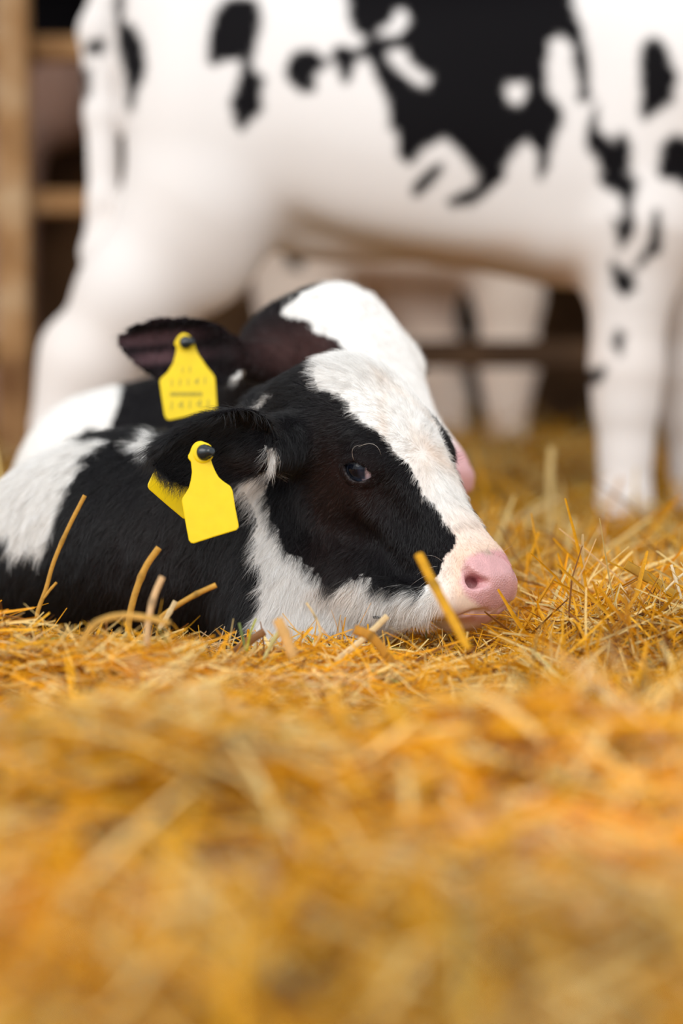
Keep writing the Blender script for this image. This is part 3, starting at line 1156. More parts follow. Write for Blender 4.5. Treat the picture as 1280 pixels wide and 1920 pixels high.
def second_coat(P):
    L = SF.loc(P.astype(F32)).astype(float)
    onhead = (HEAD_LOFT(L[:, 0], L[:, 1], L[:, 2]) < .018) & (L[:, 0] > 0.0)
    Lm = L.copy(); Lm[:, 1] = np.where(onhead, np.abs(L[:, 1]), L[:, 1])
    x0, y0 = pix(SF.wor(Lm))
    x = x0 + 4 * noise(P, .006, 1) + 4 * noise(P, .02, 2); y = y0 + 5 * noise(P, .006, 3) + 4 * noise(P, .02, 4)
    w = np.zeros(len(P), bool)
    for pl in SECOND_WHITE: w |= inside(pl, x, y)
    black = np.tile(BLACK * 1.1, (len(P), 1))
    black = lerp(black, (.055, .026, .024), np.clip(.9 * blob(x0, y0, 540, 660, 80, 50) + .5 * blob(x0, y0, 600, 640, 40, 40), 0, 1))
    inner = blob(x0, y0, 300, 650, 70, 36) * (P[:, 1] < SY + .02)
    black = lerp(black, (.11, .06, .068), np.clip(inner * (1.0 + .9 * np.sin(y0 / 6.5 + x0 / 60)), 0, 1))
    white = np.tile(WHITE, (len(P), 1))
    white = lerp(white, PINK, np.clip((L[:, 0] - .215) / .03, 0, 1) * onhead)
    wf = w.astype(float)[:, None]
    c = black * (1 - wf) + white * wf
    return c, onhead * np.clip((L[:, 0] - .235) / .02, 0, 1)


scol, sbare = second_coat(sv)
sme = mesh_np('lying_calf', sv, sf_)
add_color(sme, 'coat', scol); add_float(sme, 'bare', sbare)
second = link('lying_calf', sme, M_COAT)
tag(second, 'black calf with broad white forehead and printed yellow tag lying behind the sharp calf', 'calf', 'calves lying on the straw')


def second_dir(P, nn):
    L = SF.loc(P.astype(F32)).astype(float)
    d = np.tile(np.array([-.5, .2, -.8]), (len(P), 1))
    hd = (HEAD_LOFT(L[:, 0], L[:, 1], L[:, 2]) < .02)[:, None]
    return np.where(hd, np.array([-.5, -.2, .5]), d)


make_fur('fur', second, sv, sf_, sn, scol, 45000,
         lambda C, n: np.where(n @ VIEW > -.3, 1, .2) * (SF.loc(C.astype(F32))[:, 0] < .2) * (C[:, 2] > -.02), second_dir,
         lambda P: np.full(len(P), .010), .00012, 5)
eyeball(SF, HERO_EYE, second, 1, GAZE, 'glossy dark eye'); eyeball(SF, HERO_EYE, second, -1, GAZE, 'glossy dark eye on the far side of the face')
lashes(SF, HERO_EYE, second, -1, 20)
st_plane = TagPlane(at(350, 700, SY - .115), (-.05, -1, .12))
stag = ear_tag(second, smooth_outline([(331, 652), (332, 634), (343, 625), (356, 630), (364, 645), (371, 663), (385, 688)], 4)[:24]
               + [(398, 700), (403, 708), (405, 735), (407, 766), (404, 771), (360, 779), (318, 788), (312, 786), (308, 778), (303, 745), (299, 716), (301, 710), (314, 698), (324, 682), (329, 664)],
               st_plane, (346, 643), 'yellow tag with rows of dark printed figures')


def tag_text(body, px, py, size_px, parent):
    """printed figures lying on the tag face"""
    cu = bpy.data.curves.new('printed_figures', 'FONT')
    cu.body = body; cu.align_x = 'CENTER'; cu.align_y = 'CENTER'; cu.size = 1.0; cu.extrude = .004; cu.resolution_u = 2
    o = bpy.data.objects.new('printed_figures', cu); COL.objects.link(o)
    dg = bpy.context.evaluated_depsgraph_get()
    me = bpy.data.meshes.new_from_object(o.evaluated_get(dg))
    bpy.data.objects.remove(o)
    a, b, c = st_plane.p(px, py), st_plane.p(px + 10, py - .6), st_plane.p(px + .6, py - 10)
    ex = (b - a) / 10 * size_px; ey = (c - a) / 10 * size_px
    n = st_plane.n if st_plane.n[1] < 0 else -st_plane.n
    v = np.empty(len(me.vertices) * 3, F32); me.vertices.foreach_get('co', v); v = v.reshape(-1, 3).astype(float)
    w = a + v[:, :1] * ex + v[:, 1:2] * ey + n * (.0010 + v[:, 2:] * .02)
    me.vertices.foreach_set('co', w.astype(F32).ravel()); me.update()
    return link('printed_figures', me, M_PRINT, parent)


tag_text('1 1', 349, 694, 18, stag)
tag_text('1 1 1 4 1', 353, 717, 20, stag)
b = MB(); xx = 319
n_ = st_plane.n if st_plane.n[1] < 0 else -st_plane.n
for k in range(18):
    w_ = 1.2 + 1.6 * ((k * 7) % 5) / 4
    q = [st_plane.p(*z) for z in ((xx, 735), (xx + w_, 735), (xx + w_, 743), (xx, 743))]
    b.prism([z + n_ * .0011 for z in q], n_, .0004)
    xx += w_ + 1.4
b.build('printed_bars', M_PRINT, stag)
tag_text('1 4 1 4 1', 356, 759, 22, stag)

# ================================================================== standing calf
CY = 4.30
Z = lambda py, Y=CY: at(640, py, Y)[2]
X = lambda px, Y=CY: at(px, 700, Y)[0]


def ring(zt, zb, hw, e=.72):
    m = .5 * (zt + zb); hh = .5 * (zt - zb)
    return [(0, zt), (hw * e, m + hh * .72), (hw, m + hh * .1), (hw * .98, m - hh * .46), (hw * .76, m - hh * .86), (0, zb)]


C_LOFT = Loft([
    (X(214), ring(.99, .80, .085)), (X(262), ring(1.01, .58, .14)), (X(320), ring(1.03, .53, .185)), (X(430), ring(1.02, Z(432), .195)),
    (X(540), ring(1.00, Z(428), .205)), (X(660), ring(.99, Z(462), .215)), (X(800), ring(.985, Z(492), .22)), (X(940), ring(.99, Z(515), .205)),
    (X(1060), ring(1.0, Z(540), .185)), (X(1180), ring(1.01, Z(530), .165)), (X(1290), ring(1.0, Z(470), .14)), (X(1380), ring(1.0, Z(400), .11))], .05, .05)
STF = Frame((1.30, CY, 1.12), 0, 32, 0, 1.35)


def standing_field(P):
    f = C_LOFT(P[:, 0], P[:, 1] - F32(CY), P[:, 2])
    nY = CY - .09; fY = CY + .10
    # haunch and near hind leg
    f = smin(f, ellip(P, (X(392), nY - .01, Z(320)), (.130, .10, .25)), .06)
    leg = chain(P, [((X(364), nY, Z(400)), .110), ((X(260), nY, Z(560)), .092), ((X(178), nY, Z(690)), .072), ((X(140), nY, Z(800)), .056), ((X(142), nY - .01, Z(900)), .046), ((X(150), nY - .02, Z(975)), .055)], .05)
    leg = smin(leg, cone(P, (X(136), nY + .005, Z(650)), (X(140), nY, Z(720)), .034, .040), .05)
    f = smin(f, leg, .06)
    leg = chain(P, [((X(378), fY, Z(400)), .11), ((X(265), fY, Z(560)), .09), ((X(185), fY, Z(690)), .065), ((X(175), fY, Z(800)), .05), ((X(178), fY, Z(900)), .045), ((X(185), fY - .02, Z(975)), .05)], .05)
    f = smin(f, leg, .05)
    # flank fold
    f = smin(f, cone(P, (X(430), nY, Z(390)), (X(540), CY - .05, Z(425)), .05, .03), .07)
    # near fore leg
    f = smin(f, ellip(P, (X(1185), CY - .07, Z(330)), (.12, .09, .22)), .06)
    leg = chain(P, [((X(1180), nY, Z(440)), .098), ((X(1168), nY, Z(560)), .064), ((X(1164), nY, Z(640)), .055), ((X(1163), nY, Z(700)), .058), ((X(1162), nY, Z(770)), .049),
                    ((X(1162), nY, Z(850)), .040), ((X(1160), nY - .005, Z(930)), .040), ((X(1162), nY - .015, Z(985)), .048)], .035)
    f = smin(f, leg, .05)
    leg = chain(P, [((X(1300), fY, Z(440)), .09), ((X(1305), fY, Z(580)), .066), ((X(1308), fY, Z(690)), .060), ((X(1316), fY, Z(780)), .05), ((X(1322), fY, Z(870)), .042), ((X(1322), fY - .01, Z(985)), .05)], .035)
    f = smin(f, leg, .06)
    # sheath / navel fold under the belly
    f = smin(f, ellip(P, (X(640), CY, Z(452)), (.11, .06, .035)), .05)
    # neck and head, out to the right
    f = smin(f, cone(P, (X(1290), CY, .80), STF.wor([-.02, 0, -.06]), .17, .085), .08)
    f = smin(f, head_field(STF.loc(P), HERO_EYE, NOSTRIL, MOUTH, True) * F32(STF.k), .04)
    for sd in (1, -1):
        r0 = STF.wor([.01, sd * .05, -.02]); r1 = r0 + np.array([-.06, -sd * .13, .0])
        f = smin(f, ear_field(P, r0, (r0 + r1) / 2, r1 - r0, np.array([.6, 0, -.5]), .08, .045, .02), .02)
    # tail
    tl = chain(P, [((X(235), CY, .98), .045), ((X(190), CY - .01, Z(60)), .034), ((X(196), CY - .03, Z(220)), .028), ((X(202), CY - .05, Z(380)), .027), ((X(192), CY - .05, Z(480)), .030), ((X(185), CY - .05, Z(540)), .012)], .02)
    f = smin(f, tl, .016)
    return f


cv, cf_, cn = model(standing_field, (-.64, 3.98, -.06), (1.72, 4.70, 1.30), .0145, 1)
cv, cf_, cn = drop_small(cv, cf_, cn)
STAND_BLACK = [
    [(650, -60), (648, 20), (665, 62), (690, 75), (668, 95), (640, 80), (620, 95), (632, 130), (650, 165), (660, 150), (672, 115), (690, 108), (705, 150), (725, 190), (728, 235), (745, 245), (746, 295),
     (775, 312), (795, 280), (830, 258), (860, 285), (893, 325), (894, 343), (836, 378), (848, 393), (882, 386), (946, 340), (950, 310), (968, 280), (985, 262), (1005, 290), (1003, 330), (1010, 343),
     (1028, 320), (1030, 290), (1050, 240), (1057, 205), (1030, 180), (1027, 130), (1033, 75), (1050, 66), (1075, 85), (1078, 140), (1080, 190), (1104, 194), (1103, 110), (1091, 50), (1072, 5), (1060, -60)],
    [(770, 366), (777, 336), (830, 299), (832, 324), (790, 368)],
    [(1095, 250), (1110, 195), (1122, 190), (1120, 240), (1150, 262), (1165, 240), (1185, 265), (1183, 320), (1198, 340), (1190, 380), (1190, 430), (1165, 475), (1150, 440), (1143, 400), (1165, 415),
     (1170, 370), (1125, 345), (1120, 300), (1098, 275)],
    [(1197, 85), (1220, 65), (1250, 80), (1272, 140), (1262, 190), (1230, 215), (1210, 235), (1198, 220), (1203, 150)],
    [(1230, 310), (1240, 270), (1262, 252), (1330, 270), (1330, 380), (1280, 350), (1270, 340), (1232, 330)],
    [(1225, 400), (1237, 390), (1242, 420), (1240, 480), (1222, 478), (1195, 505), (1185, 500), (1205, 470), (1218, 440)],
    [(1140, 500), (1150, 485), (1165, 505), (1190, 515), (1192, 550), (1170, 563), (1150, 540)],
    [(1142, 650), (1156, 615), (1174, 630), (1162, 672)],
    [(1092, 690), (1115, 692), (1138, 685), (1130, 712), (1108, 725), (1092, 720)],
    [(390, 60), (400, 20), (430, -10), (480, -5), (495, 40), (480, 90), (470, 120), (495, 150), (490, 210), (455, 250), (438, 225), (428, 190), (448, 150), (450, 115), (420, 112), (405, 125), (388, 115)],
    [(533, 130), (555, 95), (590, 90), (610, 110), (630, 100), (615, 125), (590, 140), (590, 170), (565, 178), (545, 160)],
    [(213, -40), (233, -40), (231, 40), (253, 50), (272, 85), (276, 135), (260, 172), (248, 214), (237, 195), (231, 140), (225, 100), (215, 60)],
    [(158, 78), (199, 68), (196, 104), (164, 100)], [(150, 130), (168, 120), (168, 175), (160, 190)],
]
STAND_WHITE = [[(738, 20), (758, 15), (765, 40), (745, 68), (710, 65), (705, 55), (730, 45)], [(728, 105), (735, 88), (760, 95), (775, 120), (790, 135), (805, 145), (800, 160), (780, 158), (750, 130)],
               [(948, 155), (985, 152), (990, 175), (970, 200), (952, 190)]]
px_, py_ = pix(cv)
jx = px_ + 4 * noise(cv, .012, 1) + 4 * noise(cv, .04, 2); jy = py_ + 4 * noise(cv, .012, 3) + 4 * noise(cv, .04, 4)
bw = np.zeros(len(cv))
top_patch = (jy < -60) & (noise(cv, .22, 8) > .1)
for ox, oy in [(a, b) for a in (-4, 0, 4) for b in (-4, 0, 4)]:          # soft hair-wide border between the colours
    q = np.zeros(len(cv), bool)
    for pl in STAND_BLACK: q |= inside(pl, jx + ox, jy + oy)
    for pl in STAND_WHITE: q &= ~inside(pl, jx + ox, jy + oy)
    bw += (q | top_patch) / 9.0
bw[(px_ < 236) & (py_ > 215)] = 0
w_ = np.tile(np.array([.77, .735, .715]), (len(cv), 1))
stain_bounce = np.clip((Z(440) - cv[:, 2]) / .09, 0, 1) * np.clip((cv[:, 0] - X(560)) / .1, 0, 1) * np.clip((X(1120) - cv[:, 0]) / .08, 0, 1) * (.65 + .5 * noise(cv, .07, 7))  # belly stain together with warm straw bounce light painted into the coat
w_ = lerp(w_, (.60, .36, .19), np.clip(stain_bounce, 0, .85))
w_ = lerp(w_, (.77, .68, .62), .5 * np.clip((Z(300) - cv[:, 2]) / .3, 0, 1) * (.6 + .6 * noise(cv, .1, 17)))
w_ = lerp(w_, (.50, .36, .25), np.clip((.05 - cv[:, 2]) / .05, 0, 1) * .7)
hd_ = STF.loc(cv.astype(F32)).astype(float)
w_ = lerp(w_, PINK, ((hd_[:, 0] > .25) & (np.abs(hd_[:, 1]) < .06)).astype(float))
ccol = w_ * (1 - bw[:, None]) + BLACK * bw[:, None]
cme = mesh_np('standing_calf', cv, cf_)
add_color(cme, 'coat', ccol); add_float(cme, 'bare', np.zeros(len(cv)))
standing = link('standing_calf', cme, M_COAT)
tag(standing, 'white calf with black patches standing side on behind the two lying calves', 'calf')
eyeball(STF, HERO_EYE, standing, 1, GAZE, 'dark eye'); eyeball(STF, HERO_EYE, standing, -1, GAZE, 'dark eye on the far side of the face')

# ================================================================== cows beyond the fence
def far_cow(name, Yc, x0, x1, belly, top, hind, fore, spots, label, base, facing=1):
    """cow seen side on; hind/fore: lists of (px at the top, px at the foot, dy, r)"""
    xs = np.linspace(x0, x1, 6)
    zb = lambda py: at(640, py, Yc)[2]
    lf = Loft([(xs[0], ring(top - .05, belly + .25, .14)), (xs[1], ring(top, belly + .06, .27)), (xs[2], ring(top, belly, .33)), (xs[3], ring(top, belly, .34)),
               (xs[4], ring(top, belly + .05, .28)), (xs[5], ring(top - .02, belly + .20, .18))], .07, .07)
    legs = []
    for (pa, pb, dy, r) in hind + fore:
        xa, xb = at(pa, 700, Yc + dy)[0], at(pb, 700, Yc + dy)[0]
        xm = (xa + xb) / 2
        legs.append([((xa, Yc + dy, belly + .12), r * 1.5), ((xa, Yc + dy, belly - .04), r * 1.08), ((xm, Yc + dy, .40), r * .88), ((xm, Yc + dy, .33), r * .86), ((xb, Yc + dy, .24), r * .62), ((xb, Yc + dy, .10), r * .60), ((xb, Yc + dy - .02, .0), r * .8)])
    hx = x1 if facing > 0 else x0
    hf = Frame((hx + facing * .42, Yc + .05, top - .12), 0 if facing > 0 else 180, 40, 0, 1.9)

    def fld(P):
        f = lf(P[:, 0], P[:, 1] - F32(Yc), P[:, 2])
        for l in legs: f = smin(f, chain(P, l, .06), .09)
        f = smin(f, cone(P, (hx - facing * .12, Yc, top - .35), hf.wor([-.02, 0, -.06]), .24, .12), .1)
        f = smin(f, head_field(hf.loc(P), None, None, None, True) * F32(hf.k), .06)
        for sd in (1, -1):
            r0 = hf.wor([.01, sd * .05, -.02]); r1 = r0 + hf.A[1] * sd * .2
            f = smin(f, ear_field(P, r0, (r0 + r1) / 2, r1 - r0, hf.A[0], .11, .06, .03), .03)
        tx = x0 if facing > 0 else x1
        f = smin(f, chain(P, [((tx + facing * .03, Yc, top - .06), .05), ((tx - facing * .05, Yc, top - .3), .035), ((tx - facing * .04, Yc, .6), .04)], .04), .03)
        return f
    lo = (min(x0, hx + facing * .95) - .25, Yc - .55, -.06); hi = (max(x1, hx + facing * .95) + .25, Yc + .55, top + .22)
    v, f, n = model(fld, lo, hi, .03, 1)
    v, f, n = drop_small(v, f, n)
    x, y = pix(v); x = x + 5 * noise(v, .06, 1); y = y + 5 * noise(v, .06, 2)
    blk = np.zeros(len(v), bool)
    for pl in spots: blk |= inside(pl, x, y)
    blk |= (v[:, 2] > belly + .18) & (noise(v, .33, 31) > .12) & ~inside([(100, 100), (200, 100), (200, 300), (40, 300), (40, 140)], x, y)
    col = np.where(blk[:, None], BLACK * 1.2, np.tile(np.array(base), (len(v), 1)) * (1 + .08 * noise(v, .1, 4))[:, None])
    me = mesh_np(name, v, f)
    add_color(me, 'coat', col); add_float(me, 'bare', np.zeros(len(v)))
    o = link(name, me, M_COAT)
    tag(o, label, 'cow', 'cows beyond the fence')
    return o


far_cow('cow', 7.6, at(455, 700, 7.6)[0], at(1010, 700, 7.6)[0] + .25, .60, 1.38,
        [(560, 560, -.16, .115), (610, 620, .18, .10)], [(785, 838, .16, .095), (953, 950, -.16, .088)],
        [[(528, 462), (548, 455), (570, 480), (560, 505), (540, 500)]],
        'cream cow whose legs show beneath the belly of the standing calf beyond the fence', (.95, .80, .68))
far_cow('cow', 8.6, at(870, 700, 8.6)[0] - .15, at(870, 700, 8.6)[0] + 1.7, .62, 1.40,
        [(868, 882, -.12, .085), (845, 850, .2, .08)], [(1290, 1290, -.15, .09), (1380, 1380, .15, .09)],
        [[(840, 540), (930, 540), (930, 830), (840, 830)]],
        'dark legged cow farthest back seen between the cream cow legs', (.10, .06, .045))
far_cow('cow', 8.3, at(60, 700, 8.3)[0] - 1.9, at(60, 700, 8.3)[0] + .22, .98, 1.72,
        [(-600, -600, -.15, .10), (-560, -560, .15, .1)], [(20, 22, -.15, .085), (-20, -22, .15, .085)], [],
        'pinkish brown cow partly hidden by the post at far left', (.42, .26, .20))

def contour(nm, v, xs):
    x, y = pix(v)
    print(nm, [(q, int(y[np.abs(x - q) < 6].min())) if (np.abs(x - q) < 6).any() else None for q in xs])


contour('hero', hv, range(0, 980, 50)); contour('second', sv, range(0, 900, 50))
# ================================================================== fence
FY = 6.0
fence = empty('wooden_fence', (at(27, 700, FY)[0], FY, 0))
tag(fence, 'three rail wooden pen fence behind the standing calf', 'fence')
fo = np.array(fence.location)


def local_box(name, lo, hi, mat, label=None):
    b = MB(); b.box(np.array(lo) - fo, np.array(hi) - fo, .006)
    o = b.build(name, mat, fence)
    if label: o['label'] = label
    return o


for k, pxc in enumerate((27, 1720, 3413, -1666)):
    xc = at(pxc, 700, FY)[0]
    local_box('post', (xc - .040, FY - .045, -.1), (xc + .040, FY + .035, 1.55), M_WOOD)
for yc in (93, 380):
    zc = Z(yc, FY + .07)
    local_box('rail', (-3.09, FY + .037, zc - .030), (3.71, FY + .095, zc + .030), M_WOOD)
zc = Z(664, FY + .07)
local_box('rail', (-3.09, FY + .037, zc - .034), (3.71, FY + .095, zc + .034), M_WOOD_DARK, 'lowest rail darkened by painted shade')

# ================================================================== straw
# litter sheet under the loose stalks
gx, gy = np.meshgrid(np.linspace(-4.3, 4.3, 220), np.concatenate([np.linspace(.32, 3, 200), np.linspace(3.02, 9.5, 140)]), indexing='ij')
gz = bed_h(gx.ravel(), gy.ravel()) - .018
gv = np.stack([gx.ravel(), gy.ravel(), gz], 1)
na, nb_ = gx.shape
q = np.arange(na * nb_).reshape(na, nb_)
gf = np.stack([q[:-1, :-1].ravel(), q[1:, :-1].ravel(), q[1:, 1:].ravel(), q[:-1, 1:].ravel()], 1)
bed = link('straw_bedding', mesh_np('straw_bedding', gv, gf), M_BED)
tag(bed, 'deep golden straw bedding covering the whole pen floor', 'straw', kind='stuff')


def straw_colors(n, r):
    t = r.random(n)[:, None]
    gold = np.array([.93, .49, .022]); pale = np.array([.98, .74, .30]); amber = np.array([.80, .35, .004]); brown = np.array([.28, .11, .02])
    c = gold + (amber - gold) * r.random((n, 1))
    c = np.where(t > .72, pale * r.uniform(.8, 1.1, (n, 1)), c)
    c = np.where(t < .12, brown, c)
    c = np.where((t > .12) & (t < .13), np.array([.36, .36, .10]), c)
    return c * r.uniform(.75, 1.06, (n, 1))


def ribbons(c, d, up, L, w, curl, K=5, kink=None, fold=.38):
    """folded straw blades: c centre, d direction, up bend direction"""
    n = len(c)
    t = np.linspace(-.5, .5, K)
    side = np.cross(d, up); side /= np.linalg.norm(side, axis=1)[:, None] + 1e-9
    nrm = np.cross(side, d)
    ctr = c[:, None] + d[:, None] * (L[:, None] * t)[..., None] + nrm[:, None] * ((curl * L)[:, None] * (t * t - .08) * 4)[..., None]
    if kink is not None:
        tk = np.maximum(t, 0)
        ctr = ctr + side[:, None] * ((kink * L)[:, None] * tk)[..., None]
    prof = np.where(np.abs(t) > .49, .62, 1.0)
    wid = (w[:, None] * prof)[..., None] * .5
    left = ctr - side[:, None] * wid; right = ctr + side[:, None] * wid
    mid = ctr + nrm[:, None] * wid * 2 * fold
    V = np.stack([left, mid, right], 2)            # n,K,3,3
    base = (np.arange(n) * K * 3)[:, None, None]
    k = np.arange(K - 1)[None, :, None] * 3
    j = np.arange(2)[None, None, :]
    a = base + k + j
    Fq = np.stack([a, a + 1, a + 4, a + 3], -1).reshape(-1, 4)
    return V.reshape(-1, 3), Fq


def all_fields(P):
    P = P.astype(F32)
    f = np.full(len(P), 1.0, F32)
    for fld, lo, hi in ((hero_field, (-.55, 1.95, -.2), (.25, 2.9, .3)), (second_field, (-.7, 2.4, -.2), (.3, 3.4, .4)), (standing_field, (-.7, 3.95, -.1), (.9, 4.75, .6))):
        m = ((P > lo) & (P < hi)).all(1)
        if m.any(): f[m] = np.minimum(f[m], fld(P[m]))
    return f


def scatter(n, y0, y1, Lr, wr, pitch, zr, seed, K=5, bias=1.0, xw=1.85, lim=.026):
    r = np.random.default_rng(seed)
    y = y0 + (y1 - y0) * r.random(n) ** bias
    x = (r.random(n) * 2 - 1) * (.1412 * y * xw + .10)
    yaw = r.random(n) * 2 * math.pi
    pt = r.normal(size=n) * pitch
    d = np.stack([np.cos(yaw) * np.cos(pt), np.sin(yaw) * np.cos(pt), np.sin(pt)], 1)
    up = r.normal(size=(n, 3)) * .55 + np.array([0, 0, 1.0])
    L = np.exp(r.uniform(np.log(Lr[0]), np.log(Lr[1]), n)); w = r.uniform(*wr, n)
    z = bed_h(x, y) + r.uniform(zr[0], zr[1], n) + np.abs(np.sin(pt)) * L * .30
    c = np.stack([x, y, z], 1)
    curl = r.normal(size=n) * .07
    col = straw_colors(n, r)
    patch = noise(c, .16, 41); col = col * (1 + np.where(y < 1.65, .36, .24) * patch)[:, None]
    clump = np.zeros(n)
    for cx, cy, cr in ((-.115, 1.03, .028), (-.045, 1.06, .026), (.082, 1.14, .035), (.10, 1.0, .03)):
        clump = np.maximum(clump, np.exp(-(((x - cx) ** 2 + (y - cy) ** 2) / cr ** 2)))
    col = lerp(col, (.97, .74, .46), .75 * clump * (r.random(n) < .8))                # drifts of paler, bleached straw
    darkened = np.clip((y - 2.7) / .5, 0, 1) * .22 + np.clip((1.0 - y) / .3, 0, 1) * .30 + .35 * np.exp(-(((x + .075) / .035) ** 2 + ((y - 1.17) / .06) ** 2))  # darker towards back and lens, plus painted shade in the front hollow
    col = col * (1 - darkened)[:, None]
    col = np.where((noise(c, .05, 42) > .72)[:, None], col * .5 + np.array([.42, .34, .22]), col)
    ok = ~((np.abs(d[:, 2]) * L > np.where(y < 1.6, .046, lim)) & (x < .15) & (x > -.6) & (y > 1.0) & (y < 2.35))
    for t in np.linspace(-.5, .5, 9):
        ok &= all_fields(c + d * (L * t)[:, None]) > .0035
    c, d, up, L, w, curl, col = [q[ok] for q in (c, d, up, L, w, curl, col)]
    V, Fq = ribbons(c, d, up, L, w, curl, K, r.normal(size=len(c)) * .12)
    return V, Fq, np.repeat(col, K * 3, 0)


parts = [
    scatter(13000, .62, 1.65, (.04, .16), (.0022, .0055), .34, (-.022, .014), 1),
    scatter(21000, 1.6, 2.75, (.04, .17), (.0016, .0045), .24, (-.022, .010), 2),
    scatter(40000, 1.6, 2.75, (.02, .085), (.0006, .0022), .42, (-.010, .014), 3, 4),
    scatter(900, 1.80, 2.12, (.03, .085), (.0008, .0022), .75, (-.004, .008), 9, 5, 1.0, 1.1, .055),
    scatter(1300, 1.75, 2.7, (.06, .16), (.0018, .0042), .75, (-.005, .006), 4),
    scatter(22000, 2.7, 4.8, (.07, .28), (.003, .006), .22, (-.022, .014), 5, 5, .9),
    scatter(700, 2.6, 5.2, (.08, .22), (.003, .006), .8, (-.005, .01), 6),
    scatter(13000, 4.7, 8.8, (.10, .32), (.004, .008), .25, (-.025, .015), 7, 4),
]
vs, fs, cs, off = [], [], [], 0
for V, Fq, C in parts:
    vs.append(V); fs.append(Fq + off); cs.append(C); off += len(V)
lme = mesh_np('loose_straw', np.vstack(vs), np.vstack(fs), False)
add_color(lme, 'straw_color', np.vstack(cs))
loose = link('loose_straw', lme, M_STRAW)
tag(loose, 'countless loose broken straws strewn over the bedding', 'straw', kind='stuff')
print('straw tris', len(lme.polygons) * 2)


# ---- stalks that stand out one by one
def stalk(pts, Y, w_mm, col, label, cat='straw', name='straw_stalk', flat=False, Y2=None):
    n = len(pts)
    P = np.array([at(px, py, Y + ((Y2 if Y2 else Y) - Y) * i / max(n - 1, 1)) for i, (px, py) in enumerate(pts)])
    m = max(7, 4 * (n - 1) + 1)
    par = np.concatenate([[0], np.cumsum(np.linalg.norm(np.diff(P, axis=0), axis=1))])
    C = catmull(par, P, np.linspace(0, par[-1], m)) if n > 2 else np.array([P[0] + (P[1] - P[0]) * t for t in np.linspace(0, 1, m)])
    w = w_mm / 1000.0 / 2
    v, f = [], []
    seg = 8
    up0 = unit(np.array([.25, -1, .2]))
    for i in range(m):
        d = unit(C[min(i + 1, m - 1)] - C[max(i - 1, 0)])
        s = unit(np.cross(d, up0)); nn = np.cross(s, d)
        k = 1.0 + (.22 if i in (m // 3,) else 0)          # the node of the stem
        if i == m - 1: k *= .8
        for j in range(seg):
            a = 2 * math.pi * j / seg
            v.append(C[i] + s * (w * k * math.cos(a)) + nn * (w * k * (.25 if flat else .75) * math.sin(a)))
    for i in range(m - 1):
        for j in range(seg):
            j2 = (j + 1) % seg
            f.append((i * seg + j, i * seg + j2, (i + 1) * seg + j2, (i + 1) * seg + j))
    v = np.array(v); f = np.array(f)
    me = mesh_np(name, v, f)
    t = np.repeat(np.linspace(0, 1, m), seg)
    cc = np.tile(np.array(col), (len(v), 1)) * (1 + .12 * noise(v, .008, 3))[:, None]
    cc = lerp(cc, np.array(col) * .55, np.exp(-((t - 1 / 3) / .03) ** 2))
    add_color(me, 'straw_color', cc)
    o = link(name, me, M_STRAW)
    base = Vector(C[-1])
    me.transform(Matrix.Translation(-base)); o.location = base
    tag(o, label, cat, 'straw stalks sticking up from the bedding')
    return o


G, PA, AM, BR = (.66, .36, .06), (.86, .68, .38), (.66, .30, .018), (.30, .14, .05)
stalk([(159, 929), (128, 990), (98, 1062), (86, 1105), (70, 1150), (66, 1185)], 2.02, 3.6, G, 'tall jointed golden stalk leaning in front of the shoulder of the sharp calf')
stalk([(106, 1092), (92, 1108), (82, 1122)], 2.015, 2.2, G, 'short split side blade branching low off the tall leaning stalk')
stalk([(298, 1027), (276, 1058), (256, 1105), (244, 1150), (238, 1220)], 2.0, 5.6, G, 'thick golden stalk with a cut top standing below the back yellow tag')
stalk([(304, 1082), (288, 1120), (278, 1165), (274, 1235)], 1.86, 5.0, (.72, .48, .24), 'soft focus pale curved stalk just right of the thick cut stalk', Y2=1.84)
stalk([(405, 1097), (370, 1113), (322, 1142), (300, 1158)], 1.98, 4.4, G, 'golden stalk slanting up to the right below the front yellow tag')
stalk([(329, 1127), (318, 1148), (298, 1180)], 1.97, 4.2, PA, 'pale split stub beside the stalk slanting below the front yellow tag', flat=True)
stalk([(785, 1040), (810, 1090), (842, 1150), (878, 1218)], 1.80, 7.2, (.78, .40, .01), 'orange stalk crossing in front of the pink mouth of the sharp calf', Y2=1.76)
stalk([(520, 1160), (532, 1186), (550, 1232)], 1.80, 8.5, (.80, .50, .18), 'short blurred orange blade in front of the white throat', flat=True)
stalk([(574, 1130), (590, 1155), (600, 1190), (586, 1215)], 1.96, 1.9, PA, 'thin bent pale stem in front of the white throat below the jaw')
stalk([(496, 1184), (470, 1200), (415, 1238)], 1.97, 6.5, BR, 'dark brown flat straw lying at the foot of the white throat', flat=True)
stalk([(526, 1180), (510, 1205), (494, 1240)], 1.93, 3.6, (.74, .66, .28), 'greenish pale stub at the foot of the white throat')
stalk([(726, 1155), (690, 1190), (628, 1240)], 1.94, 5.0, PA, 'straight pale straw lying diagonally under the jaw', flat=True)
stalk([(664, 1180), (690, 1190), (720, 1222), (736, 1250)], 1.90, 8.0, (.60, .28, .03), 'broad curved amber blade under the jaw right of the straight pale straw', flat=True)
stalk([(148, 1222), (176, 1172), (220, 1155), (270, 1158), (318, 1168)], 1.74, 4.6, (.74, .44, .10), 'broad golden blade arching over the straw in front of the calf chest', flat=True)
stalk([(1065, 1104), (1052, 1150), (1037, 1196)], 2.12, 2.6, PA, 'slim pale stem upright in the straw, first to the right of the pink nose')
stalk([(1093, 1089), (1075, 1112), (1062, 1150)], 2.2, 4.0, (.78, .52, .22), 'blunt tan stem right behind the slim pale upright stem')
stalk([(1172, 1058), (1215, 1083), (1275, 1122)], 2.12, 8.5, (.52, .28, .03), 'thick folded golden straw sloping down to the right edge', flat=True)
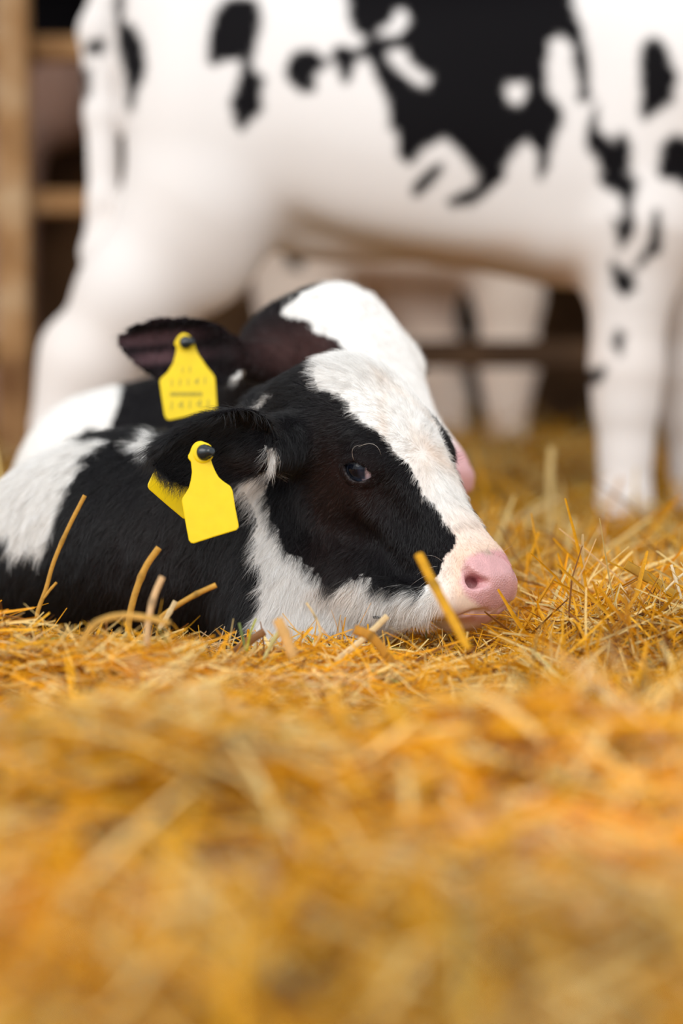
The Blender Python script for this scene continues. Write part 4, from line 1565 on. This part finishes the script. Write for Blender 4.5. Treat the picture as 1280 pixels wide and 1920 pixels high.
stalk([(1258, 1059), (1268, 1092), (1281, 1134)], 2.08, 2.6, (.90, .78, .55), 'whitest straw, steep one of the crossed pair at the right edge')
stalk([(1290, 1068), (1262, 1092), (1242, 1113)], 2.09, 2.2, (.88, .74, .48), 'flatter straw of the crossed pale pair at the right edge')
stalk([(1270, 1121), (1248, 1140), (1225, 1162)], 2.06, 3.6, (.46, .24, .06), 'brown stub below the crossed pale pair at the right edge')
stalk([(1162, 1097), (1180, 1128), (1200, 1170)], 2.10, 2.6, PA, 'thin pale stem leaning left below the thick folded straw')
stalk([(975, 1062), (1010, 1046), (1044, 1028)], 2.55, 6.5, G, 'blurred golden straw rising to the right just beyond the pink nose')
stalk([(1058, 1026), (1058, 1060), (1057, 1110)], 2.55, 6.0, AM, 'blurred amber upright straw beyond the pink nose')
stalk([(980, 1078), (1005, 1115), (1046, 1150)], 2.32, 5.0, (.80, .56, .24), 'curved tan straw sloping down right from beside the nose')
stalk([(1034, 838), (1031, 900), (1033, 1000)], 3.35, 10.0, (.70, .52, .22), 'tall blurred pale stalk upright in front of the far cow legs')
stalk([(1164, 895), (1146, 940), (1128, 985)], 3.6, 6.5, (.78, .55, .36), 'pinkish blurred straw leaning against the near foreleg of the standing calf')
stalk([(1125, 988), (1134, 1020), (1146, 1068)], 3.0, 5.5, (.80, .60, .42), 'blurred bent pale straw at the hoof of the standing calf')
stalk([(462, 1222), (471, 1182), (480, 1160)], 1.94, 1.7, (.50, .52, .05), 'thin yellow green sprig at the foot of the white throat', 'grass', 'green_sprig')
stalk([(448, 1168), (454, 1192), (460, 1218)], 1.94, 2.2, (.22, .30, .10), 'dark green sprig left of the yellow green one by the white throat', 'grass', 'green_sprig')


# ---- the fly on the jaw
M_FLY = plain('fly_shell', (.012, .012, .014), .3)
M_WING = plain('fly_wing', (.16, .15, .14), .25)
fp = surf(hero_field, 706, 1158) + VIEW * .0105
fly = empty('fly', fp)
tag(fly, 'tiny black fly sitting on the white fur of the jaw near the mouth corner', 'fly')
b = MB(); b.tube([(-.0036, 0, 0), (-.0030, 0, .0002), (-.0014, 0, .0004), (.0004, 0, .0003), (.0016, 0, .0004), (.0022, 0, .0003)], [.0003, .0010, .0014, .0011, .0013, .0006], 10)
b.build('body', M_FLY, fly, True)
b = MB(); b.tube([(.0020, 0, .0003), (.0026, 0, .0003), (.0034, 0, .0002)], [.0006, .0011, .0005], 10); b.build('head', M_FLY, fly, True)
for sd in (1, -1):
    b = MB(); b.prism([(.0006, sd * .0006, .0013), (-.0018, sd * .0022, .0014), (-.0042, sd * .0022, .0012), (-.0046, sd * .0010, .0011), (-.0020, sd * .0003, .0013)], (0, 0, 1), .00012)
    b.build('wing', M_WING, fly)
    for q in (-.0012, .0004, .0016):
        b = MB(); b.tube([(q, sd * .0008, 0), (q * 1.3, sd * .0022, .0003), (q * 1.6, sd * .0030, -.0014)], [.00016, .00014, .0001], 5)
        b.build('leg', M_FLY, fly)
